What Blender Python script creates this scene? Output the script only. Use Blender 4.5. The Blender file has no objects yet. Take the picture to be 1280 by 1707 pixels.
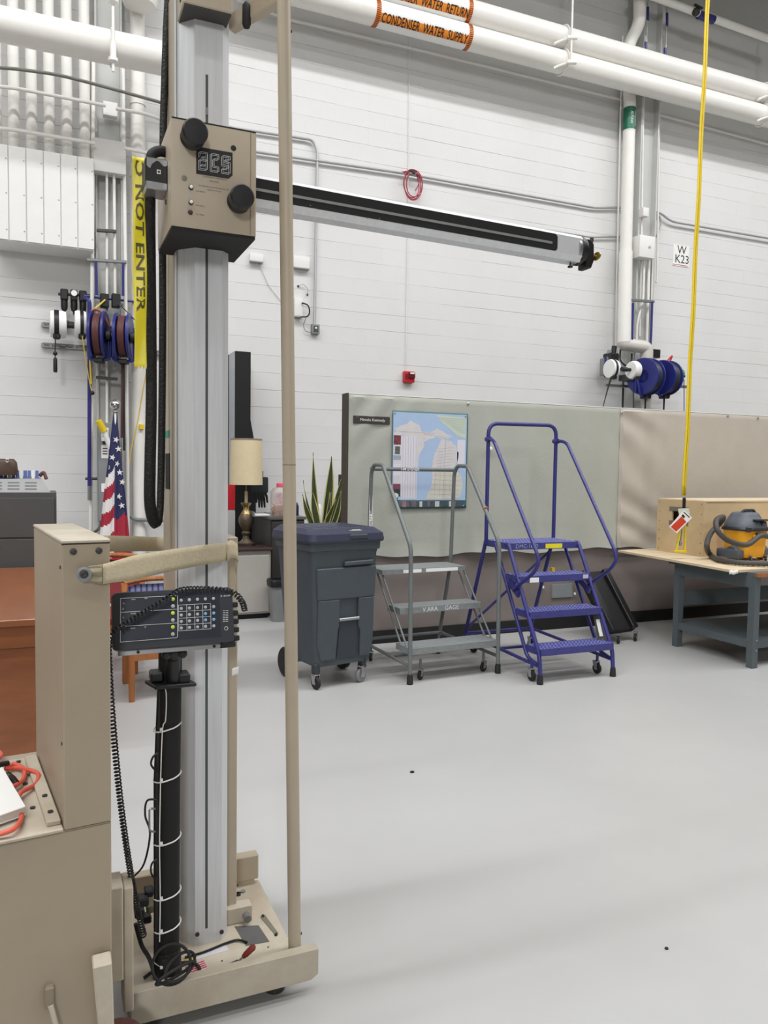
import bpy, bmesh, math, random
from mathutils import Vector, Matrix, Euler
random.seed(11)
SC = bpy.context.scene
COL = SC.collection
PI = math.pi
V = Vector

# ------------------------------------------------------------------ camera
CAM_H = 1.53
FPX = 1300.0
YAW = math.atan(FPX / (3650.0 - 640.0))
PITCH = math.radians(3.2)
ROLL = 0.014
_fw = V((math.sin(YAW) * math.cos(PITCH), math.cos(YAW) * math.cos(PITCH), -math.sin(PITCH)))
_r0 = V((math.cos(YAW), -math.sin(YAW), 0))
_u0 = _r0.cross(_fw)
_rt = _r0 * math.cos(ROLL) + _u0 * math.sin(ROLL)
_up = _u0 * math.cos(ROLL) - _r0 * math.sin(ROLL)
CAM = V((0, 0, CAM_H))
cd = bpy.data.cameras.new('camera')
cam = bpy.data.objects.new('camera', cd)
COL.objects.link(cam)
cd.sensor_fit = 'HORIZONTAL'
cd.sensor_width = 36.0
cd.lens = 36.0 * FPX / 1280.0
cd.clip_start = 0.05
cd.clip_end = 100
cam.matrix_world = Matrix(((_rt.x, _up.x, -_fw.x, CAM.x), (_rt.y, _up.y, -_fw.y, CAM.y), (_rt.z, _up.z, -_fw.z, CAM.z), (0, 0, 0, 1)))
SC.camera = cam

# ------------------------------------------------------------------ world, lamps, exposure
SC.view_settings.view_transform = 'Standard'
SC.view_settings.look = 'None'
SC.view_settings.gamma = 1.0
SC.view_settings.use_curve_mapping = False
SC.view_settings.exposure = -0.95
wd = bpy.data.worlds.new('hall')
SC.world = wd
wd.use_nodes = True
bgn = wd.node_tree.nodes['Background']
bgn.inputs[0].default_value = (1.0, 0.87, 0.66, 1)
bgn.inputs[1].default_value = 0.235
YW = 9.1          # face of the block wall
YP = 6.2          # face of the padded partition


def area_lamp(name, loc, sx, sy, power, tgt=None, colr=(0.985, 0.99, 1.0)):
    ld = bpy.data.lights.new(name, 'AREA')
    ld.shape = 'RECTANGLE'
    ld.size = sx
    ld.size_y = sy
    ld.energy = power
    ld.color = colr
    o = bpy.data.objects.new(name, ld)
    o.location = loc
    if tgt is not None:
        o.rotation_euler = (V(tgt) - V(loc)).to_track_quat('-Z', 'Y').to_euler()
    COL.objects.link(o)
    return o


# rows of linear lamps under the hall roof, parallel to the block wall
for _y, _w in ((3.2, 2850), (1.5, 2050), (-2.6, 1250)):  # rearmost row added to weaken arm shadows and brighten machine fronts
    area_lamp('bay_lamp', (3.0, _y, 11.0), 30.0, 0.5, _w)
# one lamp group far back in the hall
area_lamp('hall_lamp', (-4.5, -15.0, 7.5), 2.4, 2.4, 1700, tgt=(3.5, 6.0, 1.5))

# ------------------------------------------------------------------ helpers
def ray(px, py):
    return (_fw * FPX + _rt * (px - 640.0) - _up * (py - 853.5)).normalized()


def W(px, py, y):
    """point of the vertical plane y that the photograph shows at px, py"""
    d = ray(px, py)
    return CAM + d * (y / d.y)


def F(px, py, z=0.0):
    """point of the level plane z that the photograph shows at px, py"""
    d = ray(px, py)
    return CAM + d * ((z - CAM_H) / d.z)


def wp(px, py, off=0.0):
    return W(px, py, YW - off)


def proj(p):
    q = V(p) - CAM
    z = q.dot(_fw)
    return 640 + FPX * q.dot(_rt) / z, 853.5 - FPX * q.dot(_up) / z, z


def lin(c):
    return tuple(((v / 255.0) / 12.92 if v / 255.0 <= 0.04045 else (((v / 255.0) + 0.055) / 1.055) ** 2.4) for v in c)


MATS = {}


def mat(name, rgb, rough=0.5, metal=0.0, var=0.06, scale=6.0, bump=0.0, bscale=None, spec=0.5, trans=0.0, emit=0.0, coat=0.0, stretch=None, alpha=1.0, rgb2=None):
    if name in MATS:
        return MATS[name]
    m = bpy.data.materials.new(name)
    m.use_nodes = True
    nt = m.node_tree
    n = nt.nodes
    b = n['Principled BSDF']
    c = lin(rgb)
    b.inputs['Roughness'].default_value = rough
    b.inputs['Metallic'].default_value = metal
    b.inputs['Specular IOR Level'].default_value = spec
    b.inputs['Transmission Weight'].default_value = trans
    b.inputs['Coat Weight'].default_value = coat
    tc = n.new('ShaderNodeTexCoord')
    mp = n.new('ShaderNodeMapping')
    if stretch:
        mp.inputs['Scale'].default_value = stretch
    nt.links.new(tc.outputs['Object'], mp.inputs[0])
    ns = n.new('ShaderNodeTexNoise')
    ns.inputs['Scale'].default_value = scale
    ns.inputs['Detail'].default_value = 5
    ns.inputs['Roughness'].default_value = 0.6
    nt.links.new(mp.outputs[0], ns.inputs['Vector'])
    rp = n.new('ShaderNodeValToRGB')
    rp.color_ramp.elements[0].position = 0.3
    rp.color_ramp.elements[1].position = 0.7
    c2 = lin(rgb2) if rgb2 else tuple(min(1, v * (1 + var)) for v in c)
    c1 = tuple(v * (1 - var) for v in c)
    rp.color_ramp.elements[0].color = (*c1, 1)
    rp.color_ramp.elements[1].color = (*c2, 1)
    nt.links.new(ns.outputs[0], rp.inputs[0])
    nt.links.new(rp.outputs[0], b.inputs['Base Color'])
    if bump > 0:
        nb = n.new('ShaderNodeTexNoise')
        nb.inputs['Scale'].default_value = bscale or scale * 8
        nb.inputs['Detail'].default_value = 4
        nt.links.new(mp.outputs[0], nb.inputs['Vector'])
        bp = n.new('ShaderNodeBump')
        bp.inputs['Strength'].default_value = bump
        bp.inputs['Distance'].default_value = 0.01
        nt.links.new(nb.outputs[0], bp.inputs['Height'])
        nt.links.new(bp.outputs[0], b.inputs['Normal'])
    if emit > 0:
        b.inputs['Emission Color'].default_value = (*c, 1)
        b.inputs['Emission Strength'].default_value = emit
    if alpha < 1:
        b.inputs['Alpha'].default_value = alpha
    MATS[name] = m
    return m


def smoothpts(pts, k=6, closed=False):
    """Catmull-Rom through the points"""
    P = [V(p) for p in pts]
    n = len(P)
    out = []
    rng = n if closed else n - 1
    for i in range(rng):
        p0 = P[(i - 1) % n] if closed or i > 0 else P[0]
        p1 = P[i]
        p2 = P[(i + 1) % n]
        p3 = P[(i + 2) % n] if closed or i + 2 < n else P[-1]
        for j in range(k):
            t = j / k
            out.append(0.5 * ((2 * p1) + (p2 - p0) * t + (2 * p0 - 5 * p1 + 4 * p2 - p3) * t * t + (3 * p1 - p0 - 3 * p2 + p3) * t ** 3))
    if not closed:
        out.append(P[-1])
    return out


def fillet(pts, r, k=5):
    """polyline with rounded corners"""
    P = [V(p) for p in pts]
    out = [P[0]]
    for i in range(1, len(P) - 1):
        a, b, c = P[i - 1], P[i], P[i + 1]
        d1 = (a - b)
        d2 = (c - b)
        rr = min(r, d1.length * 0.45, d2.length * 0.45)
        s = b + d1.normalized() * rr
        e = b + d2.normalized() * rr
        for j in range(k + 1):
            t = j / k
            out.append(s * (1 - t) ** 2 + b * 2 * t * (1 - t) + e * t * t)
    out.append(P[-1])
    return out


def frame_of(d):
    d = d.normalized()
    a = V((0, 0, 1)) if abs(d.z) < 0.9 else V((1, 0, 0))
    u = a.cross(d).normalized()
    return u, d.cross(u)


_tcache = {}


def text_geo(s, size, align='CENTER', bold=0.0):
    key = (s, align, bold)
    if key not in _tcache:
        cu = bpy.data.curves.new('txt', 'FONT')
        cu.body = s
        cu.size = 1.0
        cu.align_x = align
        cu.align_y = 'CENTER'
        cu.resolution_u = 2
        cu.offset = bold
        ob = bpy.data.objects.new('txt', cu)
        COL.objects.link(ob)
        bpy.context.view_layer.update()
        me = ob.evaluated_get(bpy.context.evaluated_depsgraph_get()).to_mesh()
        _tcache[key] = ([v.co.copy() for v in me.vertices], [tuple(p.vertices) for p in me.polygons])
        bpy.data.objects.remove(ob)
        bpy.data.curves.remove(cu)
    vs, fs = _tcache[key]
    return [v * size for v in vs], fs


class MB:
    def __init__(s):
        s.v = []
        s.f = []
        s.mi = []
        s.m = 0

    def add(s, vs, fs, M=None):
        o = len(s.v)
        s.v += [(M @ V(v)) if M is not None else V(v) for v in vs]
        s.f += [tuple(i + o for i in f) for f in fs]
        s.mi += [s.m] * len(fs)
        return s

    def box(s, c, d, M=None):
        x, y, z = d[0] / 2, d[1] / 2, d[2] / 2
        vs = [V(c) + V((sx * x, sy * y, sz * z)) for sz in (-1, 1) for sy in (-1, 1) for sx in (-1, 1)]
        return s.add(vs, [(0, 2, 3, 1), (4, 5, 7, 6), (0, 1, 5, 4), (2, 6, 7, 3), (0, 4, 6, 2), (1, 3, 7, 5)], M)

    def bb(s, a, b, M=None):
        a = V(a)
        b = V(b)
        return s.box((a + b) / 2, (abs(b.x - a.x), abs(b.y - a.y), abs(b.z - a.z)), M)

    def bar(s, a, b, w, h, upv=(0, 0, 1), M=None):
        """rectangular bar from a to b, w across, h along upv"""
        a = V(a)
        b = V(b)
        d = (b - a).normalized()
        u = d.cross(V(upv))
        if u.length < 1e-4:
            u = d.cross(V((0, 1, 0)))
        u.normalize()
        t = u.cross(d)
        vs = []
        for p in (a, b):
            for su, st in ((-1, -1), (1, -1), (1, 1), (-1, 1)):
                vs.append(p + u * su * w / 2 + t * st * h / 2)
        return s.add(vs, [(0, 3, 2, 1), (4, 5, 6, 7), (0, 1, 5, 4), (1, 2, 6, 5), (2, 3, 7, 6), (3, 0, 4, 7)], M)

    def tube(s, pts, r, n=8, closed=False, M=None, caps=True):
        P = [V(p) for p in pts]
        m = len(P)
        R = r if isinstance(r, (list, tuple)) else [r] * m
        vs = []
        fs = []
        u = None
        for i in range(m):
            if closed:
                d = P[(i + 1) % m] - P[i - 1]
            else:
                d = P[min(i + 1, m - 1)] - P[max(i - 1, 0)]
            if d.length < 1e-9:
                d = V((0, 0, 1))
            d.normalize()
            if u is None:
                u, w = frame_of(d)
            else:
                u = u - d * u.dot(d)
                if u.length < 1e-6:
                    u, w = frame_of(d)
                u.normalize()
                w = d.cross(u)
            for k in range(n):
                a = 2 * PI * k / n
                vs.append(P[i] + (u * math.cos(a) + w * math.sin(a)) * R[i])
        for i in range(m if closed else m - 1):
            j = (i + 1) % m
            for k in range(n):
                k2 = (k + 1) % n
                fs.append((i * n + k, i * n + k2, j * n + k2, j * n + k))
        if caps and not closed:
            fs.append(tuple(reversed(range(n))))
            fs.append(tuple((m - 1) * n + k for k in range(n)))
        return s.add(vs, fs, M)

    def cyl(s, a, b, r, r2=None, n=16, M=None):
        return s.tube([a, b], [r, r if r2 is None else r2], n, M=M)

    def lathe(s, prof, n=20, M=None, a0=0.0, a1=2 * PI):
        full = abs(a1 - a0 - 2 * PI) < 1e-6
        vs = []
        fs = []
        nn = n if full else n + 1
        for r, z in prof:
            for k in range(nn):
                a = a0 + (a1 - a0) * k / n
                vs.append(V((r * math.cos(a), r * math.sin(a), z)))
        for i in range(len(prof) - 1):
            for k in range(n):
                k2 = (k + 1) % nn
                fs.append((i * nn + k, i * nn + k2, (i + 1) * nn + k2, (i + 1) * nn + k))
        if full:
            if prof[0][0] > 1e-6:
                fs.append(tuple(reversed(range(n))))
            if prof[-1][0] > 1e-6:
                fs.append(tuple((len(prof) - 1) * n + k for k in range(n)))
        return s.add(vs, fs, M)

    def prism(s, poly, h, M=None):
        n = len(poly)
        vs = [V((x, y, 0)) for x, y in poly] + [V((x, y, h)) for x, y in poly]
        fs = [tuple(reversed(range(n))), tuple(range(n, 2 * n))]
        for i in range(n):
            j = (i + 1) % n
            fs.append((i, j, n + j, n + i))
        return s.add(vs, fs, M)

    def poly(s, pts, M=None):
        return s.add(pts, [tuple(range(len(pts)))], M)

    def sphere(s, c, r, n=12, sc=(1, 1, 1), M=None):
        prof = [(r * math.sin(PI * i / n), -r * math.cos(PI * i / n)) for i in range(n + 1)]
        prof[0] = (1e-7, -r)
        prof[-1] = (1e-7, r)
        T = Matrix.Translation(V(c)) @ Matrix.Diagonal((*sc, 1))
        return s.lathe(prof, max(10, n), (M @ T) if M is not None else T)

    def torus(s, c, axis, R, r, n=28, k=8, M=None, sq=(1, 1)):
        u, w = frame_of(V(axis))
        pts = [V(c) + (u * math.cos(2 * PI * i / n) * sq[0] + w * math.sin(2 * PI * i / n) * sq[1]) * R for i in range(n)]
        return s.tube(pts, r, k, closed=True, M=M)

    def grid(s, fn, nu, nv, M=None, mfn=None):
        o = len(s.v)
        for j in range(nv + 1):
            for i in range(nu + 1):
                p = V(fn(i / nu, j / nv))
                s.v.append(M @ p if M is not None else p)
        for j in range(nv):
            for i in range(nu):
                a = o + j * (nu + 1) + i
                s.f.append((a, a + 1, a + nu + 2, a + nu + 1))
                s.mi.append(mfn((i + .5) / nu, (j + .5) / nv) if mfn else s.m)
        return s

    def text(s, body, size, M, align='CENTER', bold=0.0, fn=None):
        vs, fs = text_geo(body, size, align, bold)
        if fn:
            vs = [fn(v) for v in vs]
            return s.add(vs, fs)
        return s.add(vs, fs, M)

    def wrap_text(s, body, size, align, bold, fn, maxlen):
        vs, fs = text_geo(body, size, align, bold)
        bm = bmesh.new()
        bv = [bm.verts.new(v) for v in vs]
        for f in fs:
            try:
                bm.faces.new([bv[i] for i in f])
            except ValueError:
                pass
        for _ in range(4):
            es = [e for e in bm.edges if e.calc_length() > maxlen]
            if not es:
                break
            bmesh.ops.triangulate(bm, faces=bm.faces[:])
            es = [e for e in bm.edges if e.calc_length() > maxlen]
            bmesh.ops.subdivide_edges(bm, edges=es, cuts=1)
        bmesh.ops.triangulate(bm, faces=bm.faces[:])
        bm.verts.index_update()
        out = [fn(v.co) for v in bm.verts], [tuple(v.index for v in f.verts) for f in bm.faces]
        bm.free()
        return s.add(*out)

    def loft(s, rings, M=None, caps=True):
        n = len(rings[0])
        vs = [p for r in rings for p in r]
        fs = []
        for i in range(len(rings) - 1):
            for k in range(n):
                k2 = (k + 1) % n
                fs.append((i * n + k, i * n + k2, (i + 1) * n + k2, (i + 1) * n + k))
        if caps:
            fs.append(tuple(reversed(range(n))))
            fs.append(tuple((len(rings) - 1) * n + k for k in range(n)))
        return s.add(vs, fs, M)

    def build(s, name, m, parent=None, label=None, cat=None, group=None, kind=None, bev=0.0, seg=1, sm=True, w=False, ang=35, solid=0.0, sub=0):
        me = bpy.data.meshes.new(name)
        vs = s.v
        loc = None
        if parent is not None and w:
            inv = MW[parent.name].inverted()
            vs = [inv @ v for v in vs]
        elif parent is None:
            xs = [v.x for v in vs]
            ys = [v.y for v in vs]
            zs = [v.z for v in vs]
            loc = V(((min(xs) + max(xs)) / 2, (min(ys) + max(ys)) / 2, min(zs)))
            vs = [v - loc for v in vs]
        me.from_pydata([tuple(v) for v in vs], [], s.f)
        ms = m if isinstance(m, (list, tuple)) else [m]
        for q in ms:
            me.materials.append(q)
        if len(ms) > 1:
            me.polygons.foreach_set('material_index', s.mi)
        bm = bmesh.new()
        bm.from_mesh(me)
        bmesh.ops.recalc_face_normals(bm, faces=bm.faces)
        if bev > 0:
            es = [e for e in bm.edges if len(e.link_faces) == 2 and e.calc_face_angle(0) > math.radians(30)]
            bmesh.ops.bevel(bm, geom=es, offset=bev, segments=seg, affect='EDGES', profile=0.6, clamp_overlap=True)
        bm.to_mesh(me)
        bm.free()
        if sm:
            me.shade_smooth()
            me.set_sharp_from_angle(angle=math.radians(ang))
        me.update()
        o = bpy.data.objects.new(name, me)
        COL.objects.link(o)
        if solid:
            md = o.modifiers.new('thickness', 'SOLIDIFY')
            md.thickness = solid
            md.offset = 0
        if sub:
            md = o.modifiers.new('smooth', 'SUBSURF')
            md.levels = sub
            md.render_levels = sub
        if parent is not None:
            o.parent = parent
            MW[o.name] = MW[parent.name]
        else:
            o.location = loc
            MW[o.name] = Matrix.Translation(loc)
        tag(o, label, cat, group, kind)
        return o


MW = {}


def tag(o, label=None, cat=None, group=None, kind=None):
    if label:
        o['label'] = label
    if cat:
        o['category'] = cat
    if group:
        o['group'] = group
    if kind:
        o['kind'] = kind
    return o


def thing(name, label, cat, loc=(0, 0, 0), rz=0.0, group=None, kind=None):
    o = bpy.data.objects.new(name, None)
    o.empty_display_size = 0.1
    COL.objects.link(o)
    o.location = loc
    o.rotation_euler = (0, 0, rz)
    MW[o.name] = Matrix.Translation(V(loc)) @ Matrix.Rotation(rz, 4, 'Z')
    return tag(o, label, cat, group, kind)


def dup(root, loc, rz=0.0, label=None, group=None):
    r = root.copy()
    COL.objects.link(r)
    r.location = loc
    r.rotation_euler = (0, 0, rz)
    if label:
        r['label'] = label
    if group:
        r['group'] = group
    for ch in list(root.children):
        c = ch.copy()
        COL.objects.link(c)
        c.parent = r
        for g in list(ch.children):
            d = g.copy()
            COL.objects.link(d)
            d.parent = c
    return r


def split_build(m, gap, name, mt, parent):
    """one part per word: faces grouped by gaps along x"""
    fs = sorted(m.f, key=lambda f: min(m.v[i].x for i in f))
    grp = []
    for f in fs:
        lo, hi = min(m.v[i].x for i in f), max(m.v[i].x for i in f)
        if not grp or lo - grp[-1][1] > gap:
            grp.append([[], hi])
        grp[-1][0].append(f)
        grp[-1][1] = max(grp[-1][1], hi)
    for fl, _ in grp:
        ids = sorted({i for f in fl for i in f})
        k = {i: j for j, i in enumerate(ids)}
        MB().add([m.v[i] for i in ids], [tuple(k[i] for i in f) for f in fl]).build(name, mt, parent, w=True, sm=False)


def rrect(w, h, r, k=4, z=0.0, cx=0.0, cy=0.0):
    pts = []
    for (sx, sy, a0) in ((1, 1, 0), (-1, 1, PI / 2), (-1, -1, PI), (1, -1, 3 * PI / 2)):
        for j in range(k + 1):
            a = a0 + PI / 2 * j / k
            pts.append(V((cx + sx * (w / 2 - r) + r * math.cos(a), cy + sy * (h / 2 - r) + r * math.sin(a), z)))
    return pts


def Mat(o, ex, ey, ez):
    ex, ey, ez = V(ex), V(ey), V(ez)
    return Matrix(((ex.x, ey.x, ez.x, o[0]), (ex.y, ey.y, ez.y, o[1]), (ex.z, ey.z, ez.z, o[2]), (0, 0, 0, 1)))


def front(o):
    """matrix that stands local XY upright facing the camera side (-Y)"""
    return Mat(o, (1, 0, 0), (0, 0, 1), (0, -1, 0))


def alongx(o):
    """lathe axis along +X"""
    return Mat(o, (0, 1, 0), (0, 0, 1), (1, 0, 0))


def alongy(o):
    """lathe axis along -Y (towards the viewer)"""
    return Mat(o, (1, 0, 0), (0, 0, 1), (0, -1, 0))

# ------------------------------------------------------------------ materials
M_WALL = mat('white_block_paint', (217, 217, 216), .62, var=.025, scale=1.5, bump=.12, bscale=60)
M_MORT = mat('painted_mortar', (200, 200, 199), .7, var=.03)
M_FLOOR = mat('grey_floor_paint', (175, 175, 174), .34, var=.05, scale=.9, bump=.03, bscale=9)
M_WPIPE = mat('white_pipe_paint', (232, 230, 225), .45, var=.02)
M_WBOX = mat('white_box_paint', (228, 227, 224), .5, var=.02)
M_GSTEEL = mat('grey_white_steel', (196, 197, 194), .5, var=.03)
M_STRUT = mat('zinc_strut', (140, 142, 142), .45, metal=.6, var=.1)
M_CONDUIT = mat('galvanised_conduit', (176, 178, 178), .4, metal=.35, var=.08)
M_BEIGE = mat('beige_machine_paint', (178, 165, 145), .45, var=.05, scale=4, bump=.03)
M_CABP = mat('shaded_cabinet_beige', (164, 150, 130), .45, var=.05, scale=4, bump=.03)  # machine beige darkened for the dimmer light on the cabinet
M_BEIGED = mat('worn_beige_paint', (186, 173, 153), .5, var=.14, scale=7, bump=.05, rgb2=(196, 188, 171))
M_ALU = mat('brushed_aluminium', (212, 214, 217), .4, metal=.2, var=.06, scale=9, stretch=(8, 8, .4))
M_ALUD = mat('dull_aluminium', (150, 152, 152), .42, metal=.35, var=.06)
M_BLACK = mat('black_plastic', (22, 22, 24), .45, var=.1)
M_BLACKM = mat('matt_black', (17, 17, 18), .75, var=.15)
M_SLEEVE = mat('black_cable_sleeve', (20, 20, 21), .55, var=.25, scale=40, bump=.5, bscale=120)
M_RUB = mat('dark_rubber', (30, 30, 31), .7, var=.1)
M_NAVYBLK = mat('dark_slate_plastic', (44, 47, 54), .5, var=.05)
M_CHROME = mat('chrome', (200, 200, 202), .22, metal=1.0, var=.03)
M_STEEL = mat('steel', (165, 166, 168), .35, metal=.8, var=.06)
M_DKSTEEL = mat('dark_steel', (70, 68, 66), .5, metal=.5, var=.1)
M_BLUE = mat('cobalt_paint', (48, 47, 116), .38, var=.08, scale=10)
M_BLUER = mat('reel_blue', (38, 45, 120), .4, var=.08)
M_GREY = mat('grey_ladder_paint', (106, 111, 111), .42, var=.09, scale=12)
M_SLATE = mat('dark_bench_paint', (82, 90, 94), .5, var=.08)
M_BIN = mat('charcoal_bin_plastic', (66, 74, 80), .55, var=.05, scale=14, bump=.05)
M_LID = mat('navy_lid_plastic', (48, 52, 72), .5, var=.06)
M_RED = mat('red_plastic', (188, 34, 44), .4, var=.05)
M_WHITE = mat('plain_white', (236, 236, 234), .5, var=.01)
M_YEL = mat('yellow_webbing', (226, 196, 30), .6, var=.07, scale=30)
M_YTAPE = mat('yellow_tape', (236, 220, 50), .4, var=.04)
M_YCORD = mat('yellow_cord', (216, 190, 70), .5)
M_BROWNH = mat('maroon_hose', (92, 52, 50), .5, var=.12)
M_DKGREY = mat('dark_grey_paint', (72, 72, 72), .5, var=.04)
M_GBOX = mat('grey_enclosure', (130, 134, 136), .5, var=.04)
M_INK = mat('black_ink', (24, 22, 22), .6, var=.02)
M_WINK = mat('white_ink', (225, 226, 226), .6, var=.02)
M_ORANGE = mat('orange_vinyl', (236, 140, 42), .4, var=.03)
M_GREENV = mat('green_vinyl', (22, 104, 78), .4, var=.04)
M_OAK = mat('honey_oak', (156, 98, 52), .42, var=.2, scale=5, stretch=(6, 6, .6))
M_PLY = mat('birch_plywood', (210, 192, 162), .6, var=.08, scale=5, stretch=(.5, 4, 4))
M_CRATE = mat('crate_plywood', (200, 176, 138), .65, var=.08, scale=4)
M_MAHOG = mat('mahogany_veneer', (138, 84, 52), .28, var=.16, scale=3, stretch=(1, .4, 6))

# ------------------------------------------------------------------ the setting
MB().bb((-8, -8, -.12), (17, YW + .25, 0)).build('floor', M_FLOOR, label='light grey painted concrete floor of the hall', cat='floor', kind='structure', sm=False)

# block wall: backing of mortar, each block proud of it
CH, CL = 0.2032, 0.4064
wall = MB().bb((-3.2, YW + .006, 0), (13.2, YW + .25, 10.2)).build('wall_back', M_MORT, label='white painted concrete block wall behind everything', cat='wall', kind='structure', sm=False)
wall_loc = wall.location.copy()


def block_mesh(gap, c):
    hx, hz = CL / 2 - .0001, CH / 2 - gap
    vs = [(-hx, .03, -hz), (hx, .03, -hz), (hx, .03, hz), (-hx, .03, hz),
          (-hx, c, -hz), (hx, c, -hz), (hx, c, hz), (-hx, c, hz),
          (-hx, 0, -hz + c), (hx, 0, -hz + c), (hx, 0, hz - c), (-hx, 0, hz - c)]
    fs = [(0, 1, 5, 4), (2, 3, 7, 6), (4, 5, 9, 8), (6, 7, 11, 10), (8, 9, 10, 11), (0, 4, 8, 11, 7, 3), (1, 2, 6, 10, 9, 5)]
    return vs, fs


# joints are clogged with paint to different degrees
BV = []
for gap, c in ((.0002, .0008), (.0007, .0016), (.0016, .0026)):
    bv, bf = block_mesh(gap, c)
    me = bpy.data.meshes.new('block')
    me.from_pydata(bv, [], bf)
    me.materials.append(M_WALL)
    BV.append((bv, bf, me))
_cand = []
_rest = []
for r in range(50):
    for c in range(-8, 33):
        x = c * CL + (CL / 2 if r % 2 else 0)
        z = (r + .5) * CH
        dy = random.uniform(-.0005, .0005)
        k = math.sin(x * 1.3 + r * 2.1) + math.sin(x * .7 - r * 1.3 + 2) + random.uniform(-.9, .9)
        k = 0 if k < .1 else (1 if k < 1.1 else 2)
        px, py, d = proj((x, YW, z))
        vis = -20 < px < 1300 and -20 < py < 1030 and not (px > 590 and py > 690) and not (275 < px < 380)
        (_cand if vis else _rest).append((d, x, dy, z, k))
_cand.sort()
for d, x, dy, z, k in _cand[:300]:
    o = bpy.data.objects.new('block', BV[k][2])
    COL.objects.link(o)
    o.parent = wall
    o.location = V((x, YW + dy, z)) - wall_loc
_st = MB()
for d, x, dy, z, k in _cand[300:] + _rest:
    _st.add(BV[k][0], BV[k][1], Matrix.Translation((x, YW + dy, z)))
_st.build('block_field', M_WALL, wall, kind='stuff', sm=False, w=True)

# crane runway girder under the roof, above the picture
g = thing('runway_girder', 'pale steel crane runway girder high along the block wall', 'girder', (5, 7.95, 8.14), kind='structure')
MB().bb((-9, -.2, 0), (9, .2, .03)).build('bottom_flange', M_GSTEEL, g, sm=False)
MB().bb((-9, -.02, .03), (9, .02, 1.6)).build('web', M_GSTEEL, g, sm=False)
MB().bb((-9, -.2, 1.6), (9, .2, 1.63)).build('top_flange', M_GSTEEL, g, sm=False)

# steel columns standing against the block wall
def h_column(pxa, pxb, pyref, label, z1=10.0, dep=.22):
    a = wp(pxa, pyref, dep).x
    b = wp(pxb, pyref, dep).x
    t = thing('steel_column', label, 'column', ((a + b) / 2, YW - dep / 2, 0), kind='structure')
    h = (b - a) / 2
    m = MB().bb((-h, -dep / 2, 0), (-h + .02, dep / 2, z1))
    m.build('flange', M_GSTEEL, t, sm=False)
    MB().bb((h - .02, -dep / 2, 0), (h, dep / 2, z1)).build('flange', M_GSTEEL, t, sm=False)
    MB().bb((-h + .02, -.01, 0), (h - .02, .01, z1)).build('web', M_GSTEEL, t, sm=False)
    MB().bb((-h - .05, -dep / 2 - .05, 0), (h + .05, dep / 2 - .01, .025)).build('base_plate', M_GSTEEL, t, sm=False)
    return t


h_column(161, 206, 640, 'grey painted steel column behind the flag and the blue hose reels')
h_column(1066, 1096, 300, 'grey painted steel column beside the green labelled riser pipe')

# ------------------------------------------------------------------ padded partition
M_FAB = mat('grey_green_fabric', (167, 169, 160), .85, var=.04, scale=3, bump=.15, bscale=50)
M_FAB2 = mat('tan_grey_fabric', (178, 171, 160), .85, var=.04, scale=3, bump=.15, bscale=50)
M_WAIN = mat('mauve_brown_board', (122, 113, 109), .7, var=.06, scale=2)
M_BRN = mat('dark_brown_edge', (66, 58, 50), .6, var=.05)
px0 = W(579, 657, YP).x
PT = 2.155
part = thing('partition', 'long padded partition with grey fabric upper half and black base', 'partition', (px0, YP, 0))
MB().bb((.012, .012, 0), (7.2, .11, PT)).build('core_board', M_WAIN, part, sm=False)
MB().bb((-.004, .0, 0), (.012, .118, PT + .006)).build('end_strip', M_BRN, part, sm=False)
MB().bb((.012, -.004, 0), (7.2, .012, .115)).build('base_strip', M_BLACKM, part, sm=False)
MB().bb((.012, .0, PT), (7.2, .118, PT + .008)).build('top_strip', M_WBOX, part, sm=False)


def fabric(x0, x1, seed, seam_left):
    rr = random.Random(seed)
    ph = [rr.uniform(0, 6.28) for _ in range(8)]
    L = x1 - x0

    def fn(u, v):
        x = x0 + u * L
        zb = .765 + .012 * math.sin(x * 5 + ph[0]) + .008 * math.sin(x * 13 + ph[1])
        z = zb + (PT - .004 - zb) * v
        y = -.012 - .004 * math.sin(x * 2.1 + ph[2]) * math.sin(v * 3)
        # slack gathered along the lower hem and diagonal pulls beside the seam
        y -= .010 * math.exp(-v * 14) * (1 + math.sin(x * 9 + ph[3]))
        if seam_left:
            s = u * L
            a = math.exp(-(s / .45) ** 2)
            y -= a * .011 * (1 + math.sin((s * 10 + v * 26) + 1.5 * math.sin(v * 7 + ph[4])))
        else:
            s = u * L
            a = math.exp(-(((s - .1) / .5) ** 2)) * math.exp(-((1 - v) / .35) ** 2)
            y -= a * .008 * (1 + math.sin(s * 22 + (1 - v) * 26))
        if u in (0, 1) or v == 1:
            y = -.003
        return (x, y, z)
    return MB().grid(fn, int(L / .022), 60)


xs_ = W(1030, 800, YP).x - px0
fabric(.013, xs_, 1, False).build('fabric_cover', M_FAB, part, label='grey green fabric sheet')
fabric(xs_ + .002, 7.2, 2, True).build('fabric_cover', M_FAB2, part, label='tan grey fabric sheet with creases')
for q, (a, b) in enumerate(((594, 663), (780, 673), (1036, 688), (1213, 693), (1263, 697))):
    p = W(a, b, YP - .014)
    MB().lathe([(.011, 0), (.013, .004), (.006, .009), (1e-5, .010)], 10, alongy(p)).build('tack', M_STEEL, part, w=True)
p = W(814, 748, YP - .012)
MB().lathe([(.016, 0), (.012, .01), (.019, .03), (.017, .045), (1e-5, .05)], 12, alongy(p)).build('coat_knob', M_WHITE, part, w=True)
a = W(920, 997, YP)
MB().bb((a.x, YP - .001, a.z), (a.x + .24, YP + .02, a.z + .13)).build('cover_plate', M_GBOX, part, w=True, sm=False)
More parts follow.
